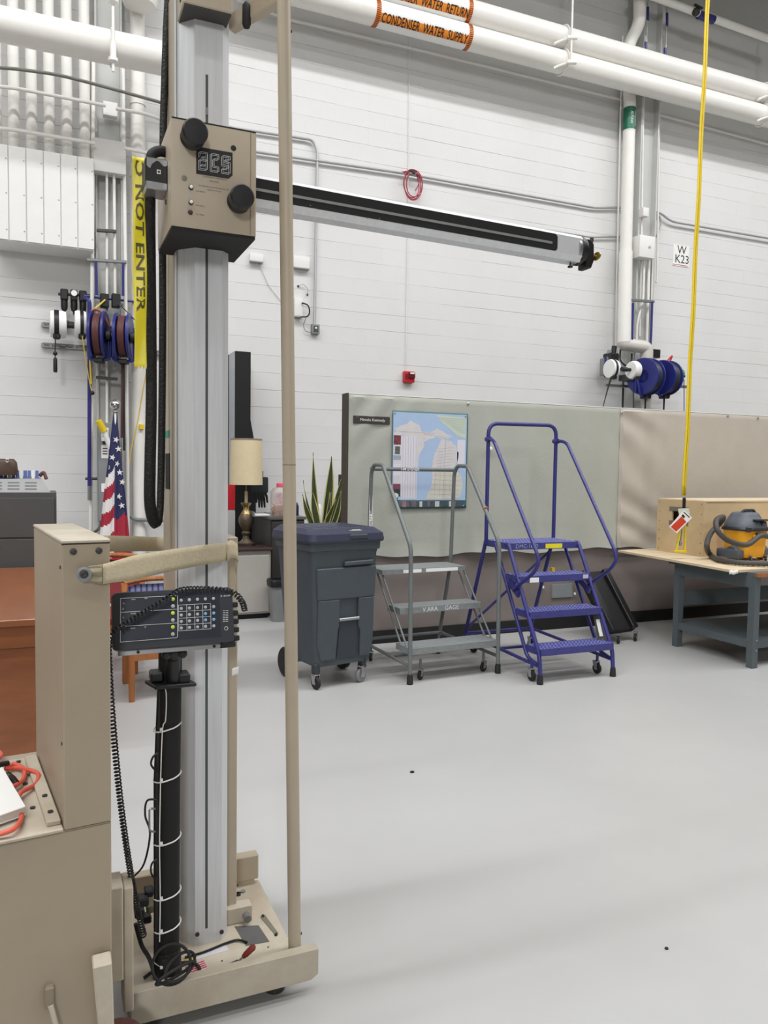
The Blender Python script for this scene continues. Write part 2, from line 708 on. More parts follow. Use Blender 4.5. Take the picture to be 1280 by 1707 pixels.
for q in ((905, 979), (958, 990)):
    p = W(*q, YP)
    MB().lathe([(.014, 0), (.012, .006), (1e-5, .008)], 10, alongy(p)).build('plug', M_WHITE, part, w=True)

# ------------------------------------------------------------------ pipes and services on the wall
def wtube(name, label, cat, pts, r, m, off=.05, group=None, fil=.12, n=10, y=None, clips=0):
    P = [wp(p[0], p[1], p[2] if len(p) > 2 else off) for p in pts]
    P = fillet(P, fil) if len(P) > 2 else P
    return MB().tube(P, r, n).build(name, m, None, label, cat, group)


def ang_pt(x, yc, zc, r, th):
    return V((x, yc - r * math.cos(th), zc + r * math.sin(th)))


def water_pipe(name, label, yc, zc, r, x0, x1, lx0, lx1, words, tx, align, hang):
    t = thing(name, label, 'pipe', (5, yc, zc))
    MB().cyl((x0, yc, zc), (x1, yc, zc), r, n=40).build('pipe_body', M_WPIPE, t, w=True)
    # printed sleeve; its white stands for glare washing out the orange
    lb = MB().cyl((lx0, yc, zc), (lx1, yc, zc), r + .003, n=40).build('pipe_label', M_WHITE, t, w=True)
    th0, hw = math.radians(-42), math.radians(19)
    MB().grid(lambda u, v: ang_pt(lx0 + .04 + (lx1 - lx0 - .08) * u, yc, zc, r + .0045, th0 - hw + 2 * hw * v), 2, 8).build('orange_below_glare', M_ORANGE, lb, w=True)
    m = MB()
    m.wrap_text(words, .14, align, .012, lambda p: ang_pt(tx + p.x * .585, yc, zc, r + .006, th0 + p.y / r), .025)
    split_build(m, .03, 'lettering', M_INK, lb)
    M_RS = mat('dark_red_stripe', (120, 46, 40), .5)
    for e in (lx0 + .02, lx1 - .02):
        MB().cyl((e - .028, yc, zc), (e + .028, yc, zc), r + .004, n=40).build('end_band', M_ORANGE, lb, w=True)
        m = MB()
        for k in range(44):
            a = 2 * PI * k / 44
            m.grid(lambda u, v: ang_pt(e - .026 + .052 * u, yc, zc, r + .0058, a + .07 * v), 1, 1)
        m.build('band_dashes', M_RS, lb, w=True)
    return t


YA = 8.62
pa = W(860, 84, YA)
RA = 18.4 * proj(pa)[2] / FPX
pb = W(860, 47, YA)
# supply pipe (lower) and return pipe (upper)
water_pipe('water_pipe', 'white condenser water supply pipe, lower of the two overhead', YA, pa.z, RA, -.6 + 2.2, 13, W(622, 20, YA).x, W(779, 60, YA).x, 'CONDENSER  WATER  SUPPLY', W(703, 40, YA).x, 'CENTER', 0)
water_pipe('water_pipe', 'white condenser water return pipe above the supply pipe', YA, pa.z + 2 * RA + .025, RA, 1.6, 13, W(622, -25, YA).x, W(779, 18, YA).x, 'CONDENSER  WATER  RETURN', W(703, -3, YA).x, 'CENTER', 0)
for hp, lbl in ((937, 'white pipe hanger above the end of the measuring arm'), (1270, 'white pipe hanger beyond the yellow strap')):
    x = W(hp, 105 if hp < 1000 else 190, YA).x
    t = thing('pipe_hanger', lbl, 'hanger', (x, YA, pa.z - RA))
    z0 = pa.z
    MB().cyl((x, YA - RA - .05, z0 - RA * .6), (x, YA - RA - .05, 10), .013, n=8).build('rod', M_WPIPE, t, w=True)
    for zc in (z0, z0 + 2 * RA + .025):
        MB().torus((x, YA, zc), (1, 0, 0), RA + .012, .012, 32, 6).build('clamp_ring', M_WPIPE, t, w=True)
        MB().bar((x - .05, YA - RA - .02, zc - RA * .55), (x + .06, YA - RA - .09, zc - RA * .62), .05, .05).build('clamp_lug', M_WPIPE, t, w=True, bev=.01)
        MB().tube([(x - .03, YA - RA - .02, zc - RA * .6), (x - .14, YA - RA * .8, zc - RA * .9), (x - .2, YA - RA * .7, zc - RA * 1.15)], .018, 8).build('brace', M_WPIPE, t, w=True)

# thin conduit high on the wall
wtube('wall_conduit', 'thin white conduit high on the wall under the supply pipe', 'conduit', [(395, 0), (480, 32), (700, 84), (1034, 166), (1062, 172)], .017, M_WPIPE, .06)
wtube('wall_conduit', 'thin white conduit high on the wall behind the yellow strap', 'conduit', [(1092, 190), (1110, 194), (1430, 282)], .017, M_WPIPE, .06)
wtube('wall_conduit', 'thin vertical wire moulding from the supply pipe down to the fire alarm', 'conduit', [(682, 40), (681, 280), (676, 622)], .006, M_WBOX, .012, n=6)
wtube('wall_conduit', 'galvanised conduit that bends down to the grey outlet box', 'conduit', [(270, 185), (385, 213), (521, 233), (529, 250), (524, 541)], .016, M_CONDUIT, .04, fil=.16)
wtube('wall_conduit', 'galvanised conduit running level through the red cable coil', 'conduit', [(270, 225), (385, 247), (668, 288), (990, 346), (1040, 346)], .017, M_CONDUIT, .045, fil=.05)
wtube('wall_conduit', 'galvanised conduit along the wall just above the measuring arm', 'conduit', [(600, 328), (718, 352), (984, 395), (1044, 394)], .014, M_CONDUIT, .045, fil=.05)
wtube('wall_conduit', 'galvanised conduit running right from the small white junction box', 'conduit', [(1082, 352), (1100, 354), (1118, 369), (1430, 423)], .017, M_CONDUIT, .06, fil=.15)
wtube('wall_conduit', 'short bent conduit dropping into the square white enclosure', 'conduit', [(1084, 356), (1100, 359), (1102, 375), (1094, 395)], .013, M_CONDUIT, .09, fil=.2)

# red cable coil
t = thing('cable_coil', 'coil of thin red cable hanging on the wall conduit', 'cable', wp(687, 330, .08))
c = wp(687, 308, .085)
for k in range(4):
    rr = .125 + .012 * (k % 3)
    pts = [c + V((math.cos(a) * rr * .86 + .008 * k - .012, -.012 * k + .006 * math.sin(3 * a + k), math.sin(a) * rr * 1.25 + .01 * math.sin(a * 2 + k))) for a in [2 * PI * i / 36 for i in range(36)]]
    MB().tube(pts, .0065, 6, closed=True).build('cable_turn', mat('red_cable', (166, 60, 78), .45), t, w=True)
pts = [wp(668, 287, .05), wp(676, 286, .07), wp(686, 284, .09), wp(694, 287, .1), wp(698, 305, .1), wp(692, 318, .1)]
MB().tube(smoothpts(pts, 5), .007, 6).build('cable_tail', MATS['red_cable'], t, w=True)
MB().bar(wp(684, 284, .13), wp(692, 289, .13), .03, .025).build('tie', M_BLACK, t, w=True)

# fire alarm strobe
p = wp(679, 629, 0)
t = thing('fire_alarm', 'red fire alarm strobe on the wall above the partition', 'alarm', (p.x, YW - .04, p.z - .07))
MB().bb((-.07, -.03, 0), (.07, .04, .14)).build('housing', M_RED, t, bev=.008, seg=2)
MB().bb((-.02, -.055, .055), (.068, -.03, .125)).build('strobe_bezel', mat('dark_red_plastic', (90, 20, 26), .4), t, bev=.006)
MB().bb((-.005, -.062, .1), (.055, -.05, .122)).build('strobe_lens', mat('clear_lens', (235, 236, 232), .15), t, bev=.004)
for k in range(5):
    MB().bb((-.062, -.033, .04 + k * .014), (-.03, -.028, .046 + k * .014)).build('sounder_slot', M_INK, t, sm=False)

# devices left of the fire alarm
def wall_box(name, label, px, py, w, h, d, m, lip=True, cat='box', off=0.0):
    p = wp(px, py, off + d)
    t = thing(name, label, cat, (p.x, YW, p.z - h / 2))
    MB().bb((-w / 2, -d - off, 0), (w / 2, .004 - off, h)).build('body', m, t, bev=.006, seg=2)
    if lip:
        MB().bb((-w / 2 + .004, -d * 1.35, -.012), (w / 2 - .004, 0, .0)).build('bracket', M_CONDUIT, t, sm=False)
    return t


wall_box('access_point', 'small white wireless box on the wall beside the carriage', 428, 429, .16, .085, .05, M_WBOX, cat='wireless box')
wall_box('access_point', 'square white wireless box beside the bent conduit', 503, 437, .20, .13, .05, M_WBOX, cat='wireless box')
t = wall_box('camera_housing', 'small white wall device with a loop of black lead', 498, 512, .10, .21, .06, M_WBOX, cat='wall device')
MB().tube(smoothpts([wp(503, 505, .07), wp(513, 509, .09), wp(516, 520, .09), wp(511, 528, .08), wp(496, 527, .07)], 5), .009, 6).build('lead', M_BLACK, t, w=True)
MB().tube(smoothpts([wp(510, 530, .03), wp(506, 542, .03), wp(510, 552, .03), wp(520, 554, .03)], 5), .003, 5).build('thin_wire', M_INK, t, w=True)
MB().tube(smoothpts([wp(498, 477, .02), wp(506, 474, .03), wp(513, 483, .03), wp(511, 492, .02)], 5), .004, 5).build('thin_wire', M_CONDUIT, t, w=True)
for q in ((497, 477), (512, 491)):
    MB().lathe([(.014, 0), (.012, .012), (1e-5, .014)], 8, alongy(wp(*q, 0))).build('grommet', M_INK, t, w=True)
p = wp(524, 550, 0)
t = thing('outlet_box', 'grey metal outlet box at the lower end of the conduit', 'outlet', (p.x, YW, p.z - .055))
MB().bb((-.048, -.06, 0), (.048, .004, .115)).build('box_body', M_GBOX, t, bev=.006, seg=2)
MB().bb((-.03, -.064, .02), (.03, -.058, .095)).build('face_plate', M_DKGREY, t, bev=.003)
MB().bb((-.014, -.067, .06), (.014, -.062, .078)).build('outlet_label', M_WHITE, t, sm=False)
wtube('thin_cable', 'thin pale cable drooping from the small white wireless box', 'cable', [(430, 437), (447, 475), (452, 482), (468, 502)], .003, M_CONDUIT, .012, n=5, fil=.05)

# sign W K23
a, b = wp(1122, 407), wp(1147, 446)
t = thing('bay_sign', 'white wall sign lettered W K23 in black', 'sign', ((a.x + b.x) / 2, YW, b.z))
sw, sh = b.x - a.x, a.z - b.z
MB().bb((-sw / 2, -.008, 0), (sw / 2, .004, sh)).build('sign_plate', M_WHITE, t, sm=False)
MB().text('W', .17, front((.01, -.0095, sh * .76))).build('lettering', M_INK, t, sm=False)
MB().text('K23', .17, front((.02, -.0095, sh * .32))).build('lettering', M_INK, t, sm=False)
MB().bb((-sw / 2, -.0095, .012), (sw / 2 - .02, -.007, .02)).build('border_line', M_RED, t, sm=False)
MB().bb((-sw / 2 + .012, -.0095, .14), (-sw / 2 + .018, -.007, sh - .03)).build('border_line', MATS['clear_lens'], t, sm=False)

# ---- riser by the right-hand column
YR = .2
t = thing('riser_pipe', 'large white riser pipe with green label beside the column', 'pipe', wp(1040, 590, YR))
pts = [wp(1066, -60, YR + .12), wp(1066, 40, YR + .12), wp(1047, 75, YR - .02), wp(1046, 130, YR - .02), wp(1050, 166, YR), wp(1043, 420, YR + .04), wp(1040, 574, YR + .11), wp(1078, 579, YR + .12), wp(1077, 660, YR + .12), wp(1076, 720, YR + .12)]
MB().tube(fillet(pts[:6], .3, 8), .083, 20).build('upper_run', M_WPIPE, t, w=True)
MB().tube([pts[5], pts[6] + V((0, 0, .02))], .094, 20).build('lower_run', M_WPIPE, t, w=True)
el = fillet([pts[6] + V((0, 0, .06)), pts[6], pts[7], pts[7] - V((0, 0, .16))], .12, 8)
MB().tube(el, .090, 20).build('elbow', mat('bare_pvc', (206, 203, 196), .4), t, w=True)
MB().tube([pts[7] - V((0, 0, .02)), pts[9]], .075, 16).build('drain_run', M_WPIPE, t, w=True)
gp0, gp1 = pts[4].lerp(pts[5], (180 - 166) / 254), pts[4].lerp(pts[5], (219 - 166) / 254)
lb = MB().cyl(gp0, gp1, .0855, n=24).build('pipe_label', M_GREENV, t, w=True)
gm = (gp0 + gp1) / 2
for s_, a_ in (('WATER', 1.9), ('ROOF DRAIN', 1.2)):
    m = MB()
    m.wrap_text(s_, .05 if s_ == 'WATER' else .035, 'CENTER', 0, lambda p, a_=a_: gm + V((math.cos(-a_ + p.y / .088) * .088, math.sin(-a_ + p.y / .088) * .088, p.x)), .02)
    m.build('lettering', M_WINK, lb, w=True, sm=False)
for z_ in (gp0, gp1):
    MB().cyl(z_ - V((0, 0, .008)), z_ + V((0, 0, .008)), .0865, n=24).build('label_edge', M_WINK, lb, w=True)
for i, (a_, b_, y1, r_, off_, l_) in enumerate((
        (1034, 1026, 600, .011, .1, 'thin white conduit left of the green labelled riser'),
        (1041, 1031, 600, .011, .07, 'second thin white conduit tight against the green labelled riser'),
        (1072, 1066, 560, .013, .2, 'white conduit between riser and column'),
        (1099, 1093, 470, .013, .12, 'thin white conduit along the right edge of the column'))):
    wtube('wall_conduit', l_, 'conduit', [(a_ + 4, 60), (a_, 200), (b_ + 2, 470), (b_, y1)], r_, M_WPIPE, off_, fil=.02, n=8)
wtube('wall_conduit', 'white offset conduit below the square enclosure', 'conduit', [(1074, 432), (1072, 500), (1066, 522), (1062, 540), (1061, 566)], .016, M_WPIPE, .26, fil=.08)
wtube('wall_conduit', 'white conduit below the square enclosure, right of the offset one', 'conduit', [(1082, 432), (1078, 575)], .02, M_WPIPE, .25)
wtube('wall_conduit', 'thin white conduit below the square enclosure at its right edge', 'conduit', [(1088, 432), (1084, 560)], .011, M_WPIPE, .24)
wall_box('junction_box', 'small white junction box on the column face', 1077, 353, .1, .12, .09, M_WBOX, lip=False, cat='junction box', off=.224)
t = wall_box('enclosure', 'square white enclosure on the column under the small junction box', 1079, 411, .27, .3, .16, M_WBOX, lip=False, cat='enclosure', off=.224)
MB().lathe([(.018, 0), (.016, .012), (1e-5, .014)], 12, alongy(wp(1083, 411, .39))).build('lock', M_GSTEEL, t, w=True)
for q, l_ in (((1049, 1090, 500), 'zinc strut clamping the conduits above the elbow of the riser'), ((1009, 1058, 642), 'zinc strut beneath the white reels beside the riser')):
    a, b = wp(q[0], q[2], .34), wp(q[1], q[2] + 3, .34)
    MB().bar(a, b, .04, .035).build('strut', M_STRUT, None, l_, 'strut', bev=.004)
wtube('air_pipe', 'dark blue air pipe on the left side of the column', 'pipe', [(1055, 505), (1053, 568)], .016, M_BLUER, .36)
wtube('air_pipe', 'dark blue air pipe with a valve above the right-hand hose reels', 'pipe', [(1087, 503), (1085, 560), (1082, 604)], .016, M_BLUER, .36, fil=.02)
wtube('air_pipe', 'dark pipe running down to the partition from the left white reel', 'pipe', [(1039, 632), (1037, 700)], .014, M_NAVYBLK, .2)
wtube('hose_tail', 'thin black cord dropping behind the partition from the left white reel', 'cord', [(1022, 622), (1012, 652), (1002, 690)], .006, M_BLACK, .4, n=6)
MB().bb(wp(1090, 590, .3) - V((.03, 0, .05)), wp(1090, 590, .2) + V((.03, 0, .05))).build('switch_box', M_BLACK, None, 'small black switch box right of the air pipe above the hose reels', 'switch', bev=.005)
# regulator left of riser
t = thing('air_regulator', 'black air regulator with blue frame left of the riser elbow', 'regulator', wp(1017, 628, .2))
a, b = wp(1008, 628, .3), wp(1028, 597, .3)
MB().tube([V((a.x, a.y, b.z)), V((a.x, a.y, a.z)), V((b.x, a.y, a.z))], .014, 8).build('frame', M_BLUER, t, w=True)
MB().bb((a.x + .02, a.y - .03, a.z + .03), (b.x - .02, a.y + .15, b.z)).build('manifold', M_GBOX, t, w=True, bev=.01)
MB().bb((a.x + .03, a.y - .06, b.z - .1), (b.x, a.y + .1, b.z + .06)).build('body', M_BLACK, t, w=True, bev=.015)
MB().cyl(wp(1022, 592, .3), wp(1024, 577, .3), .035, n=12).build('bowl', M_BLACK, t, w=True)
MB().cyl(wp(1014, 600, .3), wp(1016, 584, .3), .03, n=12).build('bowl', M_GBOX, t, w=True)
MB().tube(smoothpts([wp(1034, 583, .2), wp(1034, 600, .32), wp(1044, 610, .34), wp(1052, 604, .3), wp(1053, 590, .25)], 5), .012, 8).build('hose', M_BLACK, t, w=True)

# ---- reels
def white_reel(name, label, cpos, r, width, m_band, cord, tip, group=None, face=1):
    t = thing(name, label, 'reel', cpos)
    w2 = width / 2
    MB().lathe([(r * .55, -w2), (r * .93, -w2 * .9), (r, -w2 * .5), (r, w2 * .5), (r * .93, w2 * .9), (r * .55, w2)], 28, alongx((0, 0, 0))).build('drum', M_WHITE, t)
    MB().lathe([(r * 1.005, -w2 * .28), (r * 1.03, -w2 * .28), (r * 1.03, w2 * .28), (r * 1.005, w2 * .28)], 28, alongx((face * -w2 * .2, 0, 0))).build('slot_band', m_band, t)
    MB().lathe([(.03, 0), (.03, .09), (.022, .1), (.022, .15)], 14, alongx((w2 * .9 if face > 0 else -w2 * .9 - .15, 0, 0))).build('pivot', M_BLACK, t)
    MB().bb((-.035 - face * w2 * .2, -r * .5 - .03, -r * 1.12), (.035 - face * w2 * .2, -r * .5 + .05, -r * .72)).build('cord_guide', M_BLACK, t, bev=.012)
    MB().tube(smoothpts(cord, 5), .006, 6).build('cord', tip[1], t, w=True)
    e = V(cord[-1])
    if tip[0] == 'plug':
        MB().sphere(e + V((0, 0, .04)), .022).build('stop_ball', M_BLACK, t, w=True)
        MB().lathe([(.012, .0), (.019, -.02), (.02, -.13), (.016, -.15), (1e-5, -.151)], 12, Matrix.Translation(e)).build('connector', M_BLACK, t, w=True)
    elif tip[0] == 'ball':
        MB().sphere(e, .022).build('stop_ball', M_BLACK, t, w=True)
    return t


def hose_reel(label, cpos, r, width, tail, group=None, rz=0.0, hose=None):
    wide_mount = hose is not None
    hose = hose or M_BROWNH
    t = thing('hose_reel', label, 'hose reel', cpos, rz, group)
    w2 = width / 2
    for s in (-1, 1):
        MB().lathe([(r * .35, s * w2), (r * .5, s * (w2 + .012)), (r, s * (w2 + .02)), (r * 1.02, s * w2), (r, s * (w2 - .006)), (r * .35, s * (w2 - .012)), (r * .35, s * w2)], 30, alongx((0, 0, 0))).build('side_disc', M_BLUER, t)
    MB().cyl((-w2, 0, 0), (w2, 0, 0), r * .4, n=18).build('hub', M_BLUER, t)
    MB().lathe([(.02, 0), (.05, .01), (.05, .05), (.03, .06), (.03, .09)], 14, alongx((w2 + .01, 0, 0))).build('swivel', M_DKSTEEL, t)
    for k in range(5):
        x = -w2 + .03 + (width - .06) * k / 4
        MB().torus((x, 0, 0), (1, 0, 0), r * .86, width / 10, 30, 8).build('hose_turn', hose, t)
    MB().tube(fillet([(-w2 - .05, .06, 0), (-w2 - .05, 0, -r * 1.08), (w2 + .05, 0, -r * 1.08), (w2 + .05, .06, 0)], .05), .016, 8).build('frame', M_BLUER, t)
    for s in (-1, 1):
        MB().bar((s * (w2 + .05), .06, .1), (s * (w2 + .05), .06, -r * .9), .02, .05, (1, 0, 0)).build('arm', M_BLUER, t)
    MB().bb((-.05, -.06, -r * 1.22), (.05, .06, -r * 1.02)).build('roller_guide', M_BLACK, t, bev=.01)
    MB().bb((-w2 - .04, .06, -.04), (w2 + .04, .36 if wide_mount else .26, .04)).build('mount_bracket', M_DKGREY, t, sm=False)
    if tail:
        MB().tube(smoothpts([(0, 0, -r * 1.2), (0, 0, -r * 1.2 - tail)], 2), .012, 8).build('hose_tail', M_RUB, t)
    return t


# right-hand cluster
pR = .45
white_reel('cord_reel', 'white cord reel with black band beside the air regulator', wp(1020, 615, pR), .13, .12, M_BLACK, [wp(1019, 624, pR), wp(1011, 654, pR), wp(1002, 692, .4)], ('none', M_BLACK), face=1)
white_reel('cord_reel', 'white cord reel facing out next to the blue reels on the right', wp(1056, 617, .92), .115, .11, M_WBOX, [wp(1056, 636, .9), wp(1056, 660, .7), wp(1056, 705, .4)], ('none', M_BLACK), face=-1)
cb = wp(1077, 628, .66)
hose_reel('dark blue hose reel next to the white reel by the riser', cb, .245, .15, .5, rz=.25, hose=M_NAVYBLK)
cb2 = wp(1108, 630, .66)
hose_reel('dark blue hose reel at the right end of the reel row', cb2, .235, .15, .5, rz=.2, hose=M_NAVYBLK)
t = white_reel('cord_reel', 'white cord reel with green disc at the end of the row', wp(1124, 626, .35), .11, .08, M_WBOX, [wp(1126, 640, .3), wp(1139, 634, .35), wp(1140, 640, .35), wp(1140, 700, .3)], ('none', M_BLUER), face=1)
MB().lathe([(.055, 0), (.06, .01), (.06, .03), (.03, .035)], 16, alongx(wp(1134, 623, .38))).build('green_disc', mat('green_plastic', (70, 150, 60), .4), t, w=True)
wtube('hose_loop', 'dark red hose looping up behind the right-hand blue reels', 'hose', [(1098, 612), (1112, 602), (1121, 592), (1118, 600), (1108, 616)], .012, M_RED, .3, fil=.06)
MB().bar(wp(1055, 640, .3), wp(1145, 645, .3), .04, .04).build('strut', M_STRUT, None, 'zinc strut carrying the two blue reels beside the riser', 'strut', bev=.004)

# ---- top right: small pipe with valve, tagged drops
t = thing('service_pipe', 'small white service pipe with black valve and blue sleeve', 'pipe', wp(1160, 40, .5))
a, b = wp(1083, -8, .5), wp(1290, 68, .5)
MB().tube([wp(1060, -20, .5), a, b], .05, 14).build('pipe_body', M_WPIPE, t, w=True)
c = wp(1160, 20, .55)
MB().sphere(c, .055).build('valve', M_DKSTEEL, t, w=True)
MB().bar(c + V((-.06, -.03, .07)), c + V((.08, -.03, .05)), .03, .02).build('valve_lever', M_DKSTEEL, t, w=True)
MB().tube([wp(1164, 24, .5), wp(1189, 33, .5)], .058, 14).build('sleeve', M_BLUE, t, w=True)
for x, y0, y1, l_ in ((1080, 8, 105, 'thin rod with blue tags left of the pair under the small pipe'), (1112, 18, 115, 'thin rod with blue tags right of the pair under the small pipe')):
    t = thing('tagged_rod', l_, 'rod', wp(x - 2, y1, .3))
    MB().tube([wp(x, y0 - 20, .3), wp(x - 3, y1, .3)], .008, 6).build('rod', M_CONDUIT, t, w=True)
    for q0, q1 in ((y0 + 4, y0 + 26), (y0 + 62, y0 + 80)):
        MB().tube([wp(x - (q0 - y0) * .06, q0, .3), wp(x - (q0 - y0) * .06, q1, .3)], .018, 8).build('tag_sleeve', M_BLUE, t, w=True)

# ---- top left: big pipes, vertical bank, covers
YL = 8.05
t = thing('water_pipe', 'thick white insulated pipe crossing the bank of vertical pipes', 'pipe', W(140, 62, YL))
a, b = W(-60, 27, YL), W(322, 96, YL)
b.z = a.z
MB().tube(fillet([a, b, b + V((0, 1.1, 0))], .3, 8), .15, 28).build('pipe_body', M_WPIPE, t, w=True)
hx = W(186, 70, YL).x
MB().cyl((hx, YL - .18, a.z - .3), (hx, YL - .18, 9), .013, n=8).build('hanger_rod', M_WPIPE, t, w=True)
MB().lathe([(.03, -.1), (.045, -.09), (.045, -.06), (.03, -.05), (.03, .06), (.018, .1)], 12, Matrix.Translation((hx, YL - .18, a.z - .12))).build('hanger_nut', M_WPIPE, t, w=True)
MB().lathe([(.03, -.06), (.05, -.04), (.05, 0), (.03, .04), (.02, .08)], 12, Matrix.Translation((hx, YL - .18, a.z + .36))).build('hanger_nut', M_WPIPE, t, w=True)
MB().torus((hx, YL, a.z), (1, 0, 0), .16, .012, 28, 6).build('clamp_ring', M_WPIPE, t, w=True)
GB = 'bank of vertical white pipes'
for k in range(6):
    x = wp(-7 + 29.6 * k, 150, .3).x
    MB().tube([(x, YW - .3, wp(60, 262, .3).z - .1), (x, YW - .3, 8.6)], .052, 16).build('vertical_pipe', M_WPIPE, None, 'white vertical pipe rising from the white panel covers', 'pipe', GB)
x = wp(230, 300, .2).x
t = thing('drain_pipe', 'wide white vertical pipe right of the left-hand steel column', 'pipe', (x, YW - .2, 0))
MB().cyl((x, YW - .2, .0), (x, YW - .2, 7.2), .075, n=20).build('pipe_body', M_WPIPE, t, w=True)
zc_ = W(232, 20, YW - .3).z
MB().lathe([(.08, -.02), (.16, .0), (.18, .06), (.18, 1.6)], 28, Matrix.Translation((x, YW - .42, zc_))).build('header', M_WPIPE, t, w=True)
for zz in (4.6, 5.35):
    MB().cyl((x, YW - .2, zz), (x, YW - .2, zz + .16), .083, n=20).build('coupling', M_WPIPE, t, w=True)
# six covers
a = wp(14, 245, .42)
tz0, tz1 = wp(80, 409, .42).z, wp(80, 252, .42).z
x0 = wp(-16, 300, .42).x
x1 = wp(157, 300, .42).x
t = thing('pipe_cover', 'white sheet metal cover of six screwed panels below the pipes', 'cover', ((x0 + x1) / 2, YW - .2, tz0))
MB().bb((x0 + .01, YW - .405, tz0), (x1 - .01, YW - .002, tz1)).build('casing', M_WBOX, t, w=True, sm=False)
pw_ = (x1 - x0) / 6
for k in range(6):
    xa = x0 + k * pw_
    pn = MB().bb((xa + .004, YW - .42, tz0 + .01), (xa + pw_ - .004, YW - .406, tz1 - .002)).build('panel', M_WBOX, t, w=True, bev=.003)
    for zz in (.12, .5, .86):
        MB().lathe([(.008, 0), (.006, .005), (1e-5, .006)], 8, alongy((xa + pw_ - .02, YW - .42, tz0 + (tz1 - tz0) * zz))).build('screw', M_CONDUIT, pn, w=True)

wtube('sagging_cable', 'dark grey cable sagging across the vertical pipes', 'cable', [(-20, 112), (20, 114), (95, 124), (150, 138), (205, 153), (272, 172)], .016, mat('grey_cable', (120, 120, 112), .5), .55, fil=.2)
wtube('wall_conduit', 'white conduit from the frame edge to the small junction box', 'conduit', [(-20, 143), (20, 146), (176, 176)], .018, M_WPIPE, .5, fil=.2)
wtube('wall_conduit', 'white conduit leaving the small junction box to the right', 'conduit', [(193, 181), (245, 190), (276, 202)], .018, M_WPIPE, .5, fil=.2)
wtube('wall_conduit', 'white conduit from the frame edge to the large junction box', 'conduit', [(-20, 212), (22, 216), (158, 239)], .019, M_WPIPE, .47, fil=.2)
wtube('wall_conduit', 'white conduit leaving the large junction box to the right', 'conduit', [(207, 247), (250, 256), (285, 264)], .019, M_WPIPE, .47, fil=.2)
wall_box('junction_box', 'small white junction box in front of the left-hand column', 184, 181, .14, .14, .09, M_WBOX, lip=False, cat='junction box', off=.224)
wall_box('junction_box', 'large white junction box in front of the left-hand column', 183, 260, .32, .33, .14, M_WBOX, lip=False, cat='junction box', off=.224)
for a_, b_, y0, y1, r_, l_ in ((156, 151, 90, 900, .02, 'white conduit at the left edge of the left-hand column'),
                              (178, 178, 288, 800, .013, 'thin white conduit on the left-hand column, left of the pair'),
                              (190, 192, 288, 500, .015, 'thin white conduit on the left-hand column, right of the pair'),
                              (205, 214, 100, 900, .018, 'white conduit at the right edge of the left-hand column')):
    wtube('wall_conduit', l_, 'conduit', [(a_, y0), (b_, y1)], r_, M_WPIPE, .3, n=10)
for q, l_ in (((144, 211, 433, 437), 'zinc strut across the conduits above the left-hand hose reels'), ((161, 194, 384, 386), 'dark strut across the conduits under the large junction box'), ((160, 196, 629, 632), 'dark strut across the conduits under the left-hand hose reels')):
    MB().bar(wp(q[0], q[2], .34), wp(q[1], q[3], .34), .04, .03).build('strut', M_STRUT if q[2] == 433 else M_DKGREY, None, l_, 'strut', bev=.004)
# perforated struts
for (a_, b_, y_, l_) in ((71, 112, 541, 'short perforated strut behind the white reels'), (71, 276, 575, 'long perforated strut below the white reels')):
    A, B = wp(a_, y_, .03), wp(b_, y_ + (b_ - a_) * .115, .03)
    B.z = A.z
    t = thing('perforated_strut', l_, 'strut', (A + B) / 2)
    MB().bar(A + V((0, 0, .02)), B + V((0, 0, .02)), .04, .01).build('rail', M_STRUT, t, w=True)
    MB().bar(A - V((0, 0, .02)), B - V((0, 0, .02)), .04, .01).build('rail', M_STRUT, t, w=True)
    n_ = int((B - A).length / .075)
    for k in range(n_ + 1):
        c = A + (B - A) * (k / max(1, n_))
        MB().box(c, (.028, .03, .036)).build('bridge', M_STRUT, t, w=True, sm=False)

# filter regulator bank
c = wp(120, 500, .2)
t = thing('filter_regulator', 'black three-part air filter regulator above the white reels', 'regulator', c)
u = proj(c)[2] / FPX
for dx, hh, ww in ((-12, 30, 12), (3, 26, 11), (17, 30, 12)):
    x = c.x + dx * u
    MB().bb((x - ww * u / 2, c.y - .05, c.z - .01), (x + ww * u / 2, c.y + .05, c.z + .1)).build('head', M_BLACK, t, w=True, bev=.01)
    MB().lathe([(.034, 0), (.034, -.08), (.028, -.11), (.012, -.125), (.012, -.15)], 14, Matrix.Translation((x, c.y, c.z))).build('bowl', M_BLACK, t, w=True)
MB().lathe([(.028, 0), (.03, .01), (.03, .022)], 18, alongy((c.x + 3 * u, c.y - .05, c.z + .06))).build('gauge', M_WHITE, t, w=True)
MB().tube([wp(97, 490, .2), wp(157, 493, .2)], .016, 10).build('manifold', M_DKSTEEL, t, w=True)
MB().tube([wp(140, 493, .25), wp(170, 497, .26), wp(200, 500, .26), wp(225, 503, .26)], .013, 8).build('air_line', M_BLUER, t, w=True)
wtube('air_pipe', 'long blue air pipe running down the wall left of the flag', 'pipe', [(140, 496, .3), (149, 500, .35), (149, 640, .35), (149, 812, .35)], .02, M_BLUE, .35, fil=.06)
t = thing('quick_coupler', 'metal coupler at the lower end of the blue air pipe', 'coupler', wp(149, 836, .35))
MB().tube([wp(149, 810, .35), wp(149, 834, .35)], .021, 10).build('coupler_body', M_STEEL, t, w=True)
MB().tube([wp(142, 798, .35), wp(162, 798, .35)], .014, 8).build('side_valve', M_NAVYBLK, t, w=True)
wtube('air_pipe', 'short blue air pipe left of the left-hand strut', 'pipe', [(160, 436), (161, 492)], .014, M_BLUE, .36)
wtube('air_pipe', 'short blue air pipe right of the left-hand strut', 'pipe', [(205, 438), (205, 493)], .014, M_BLUE, .36)
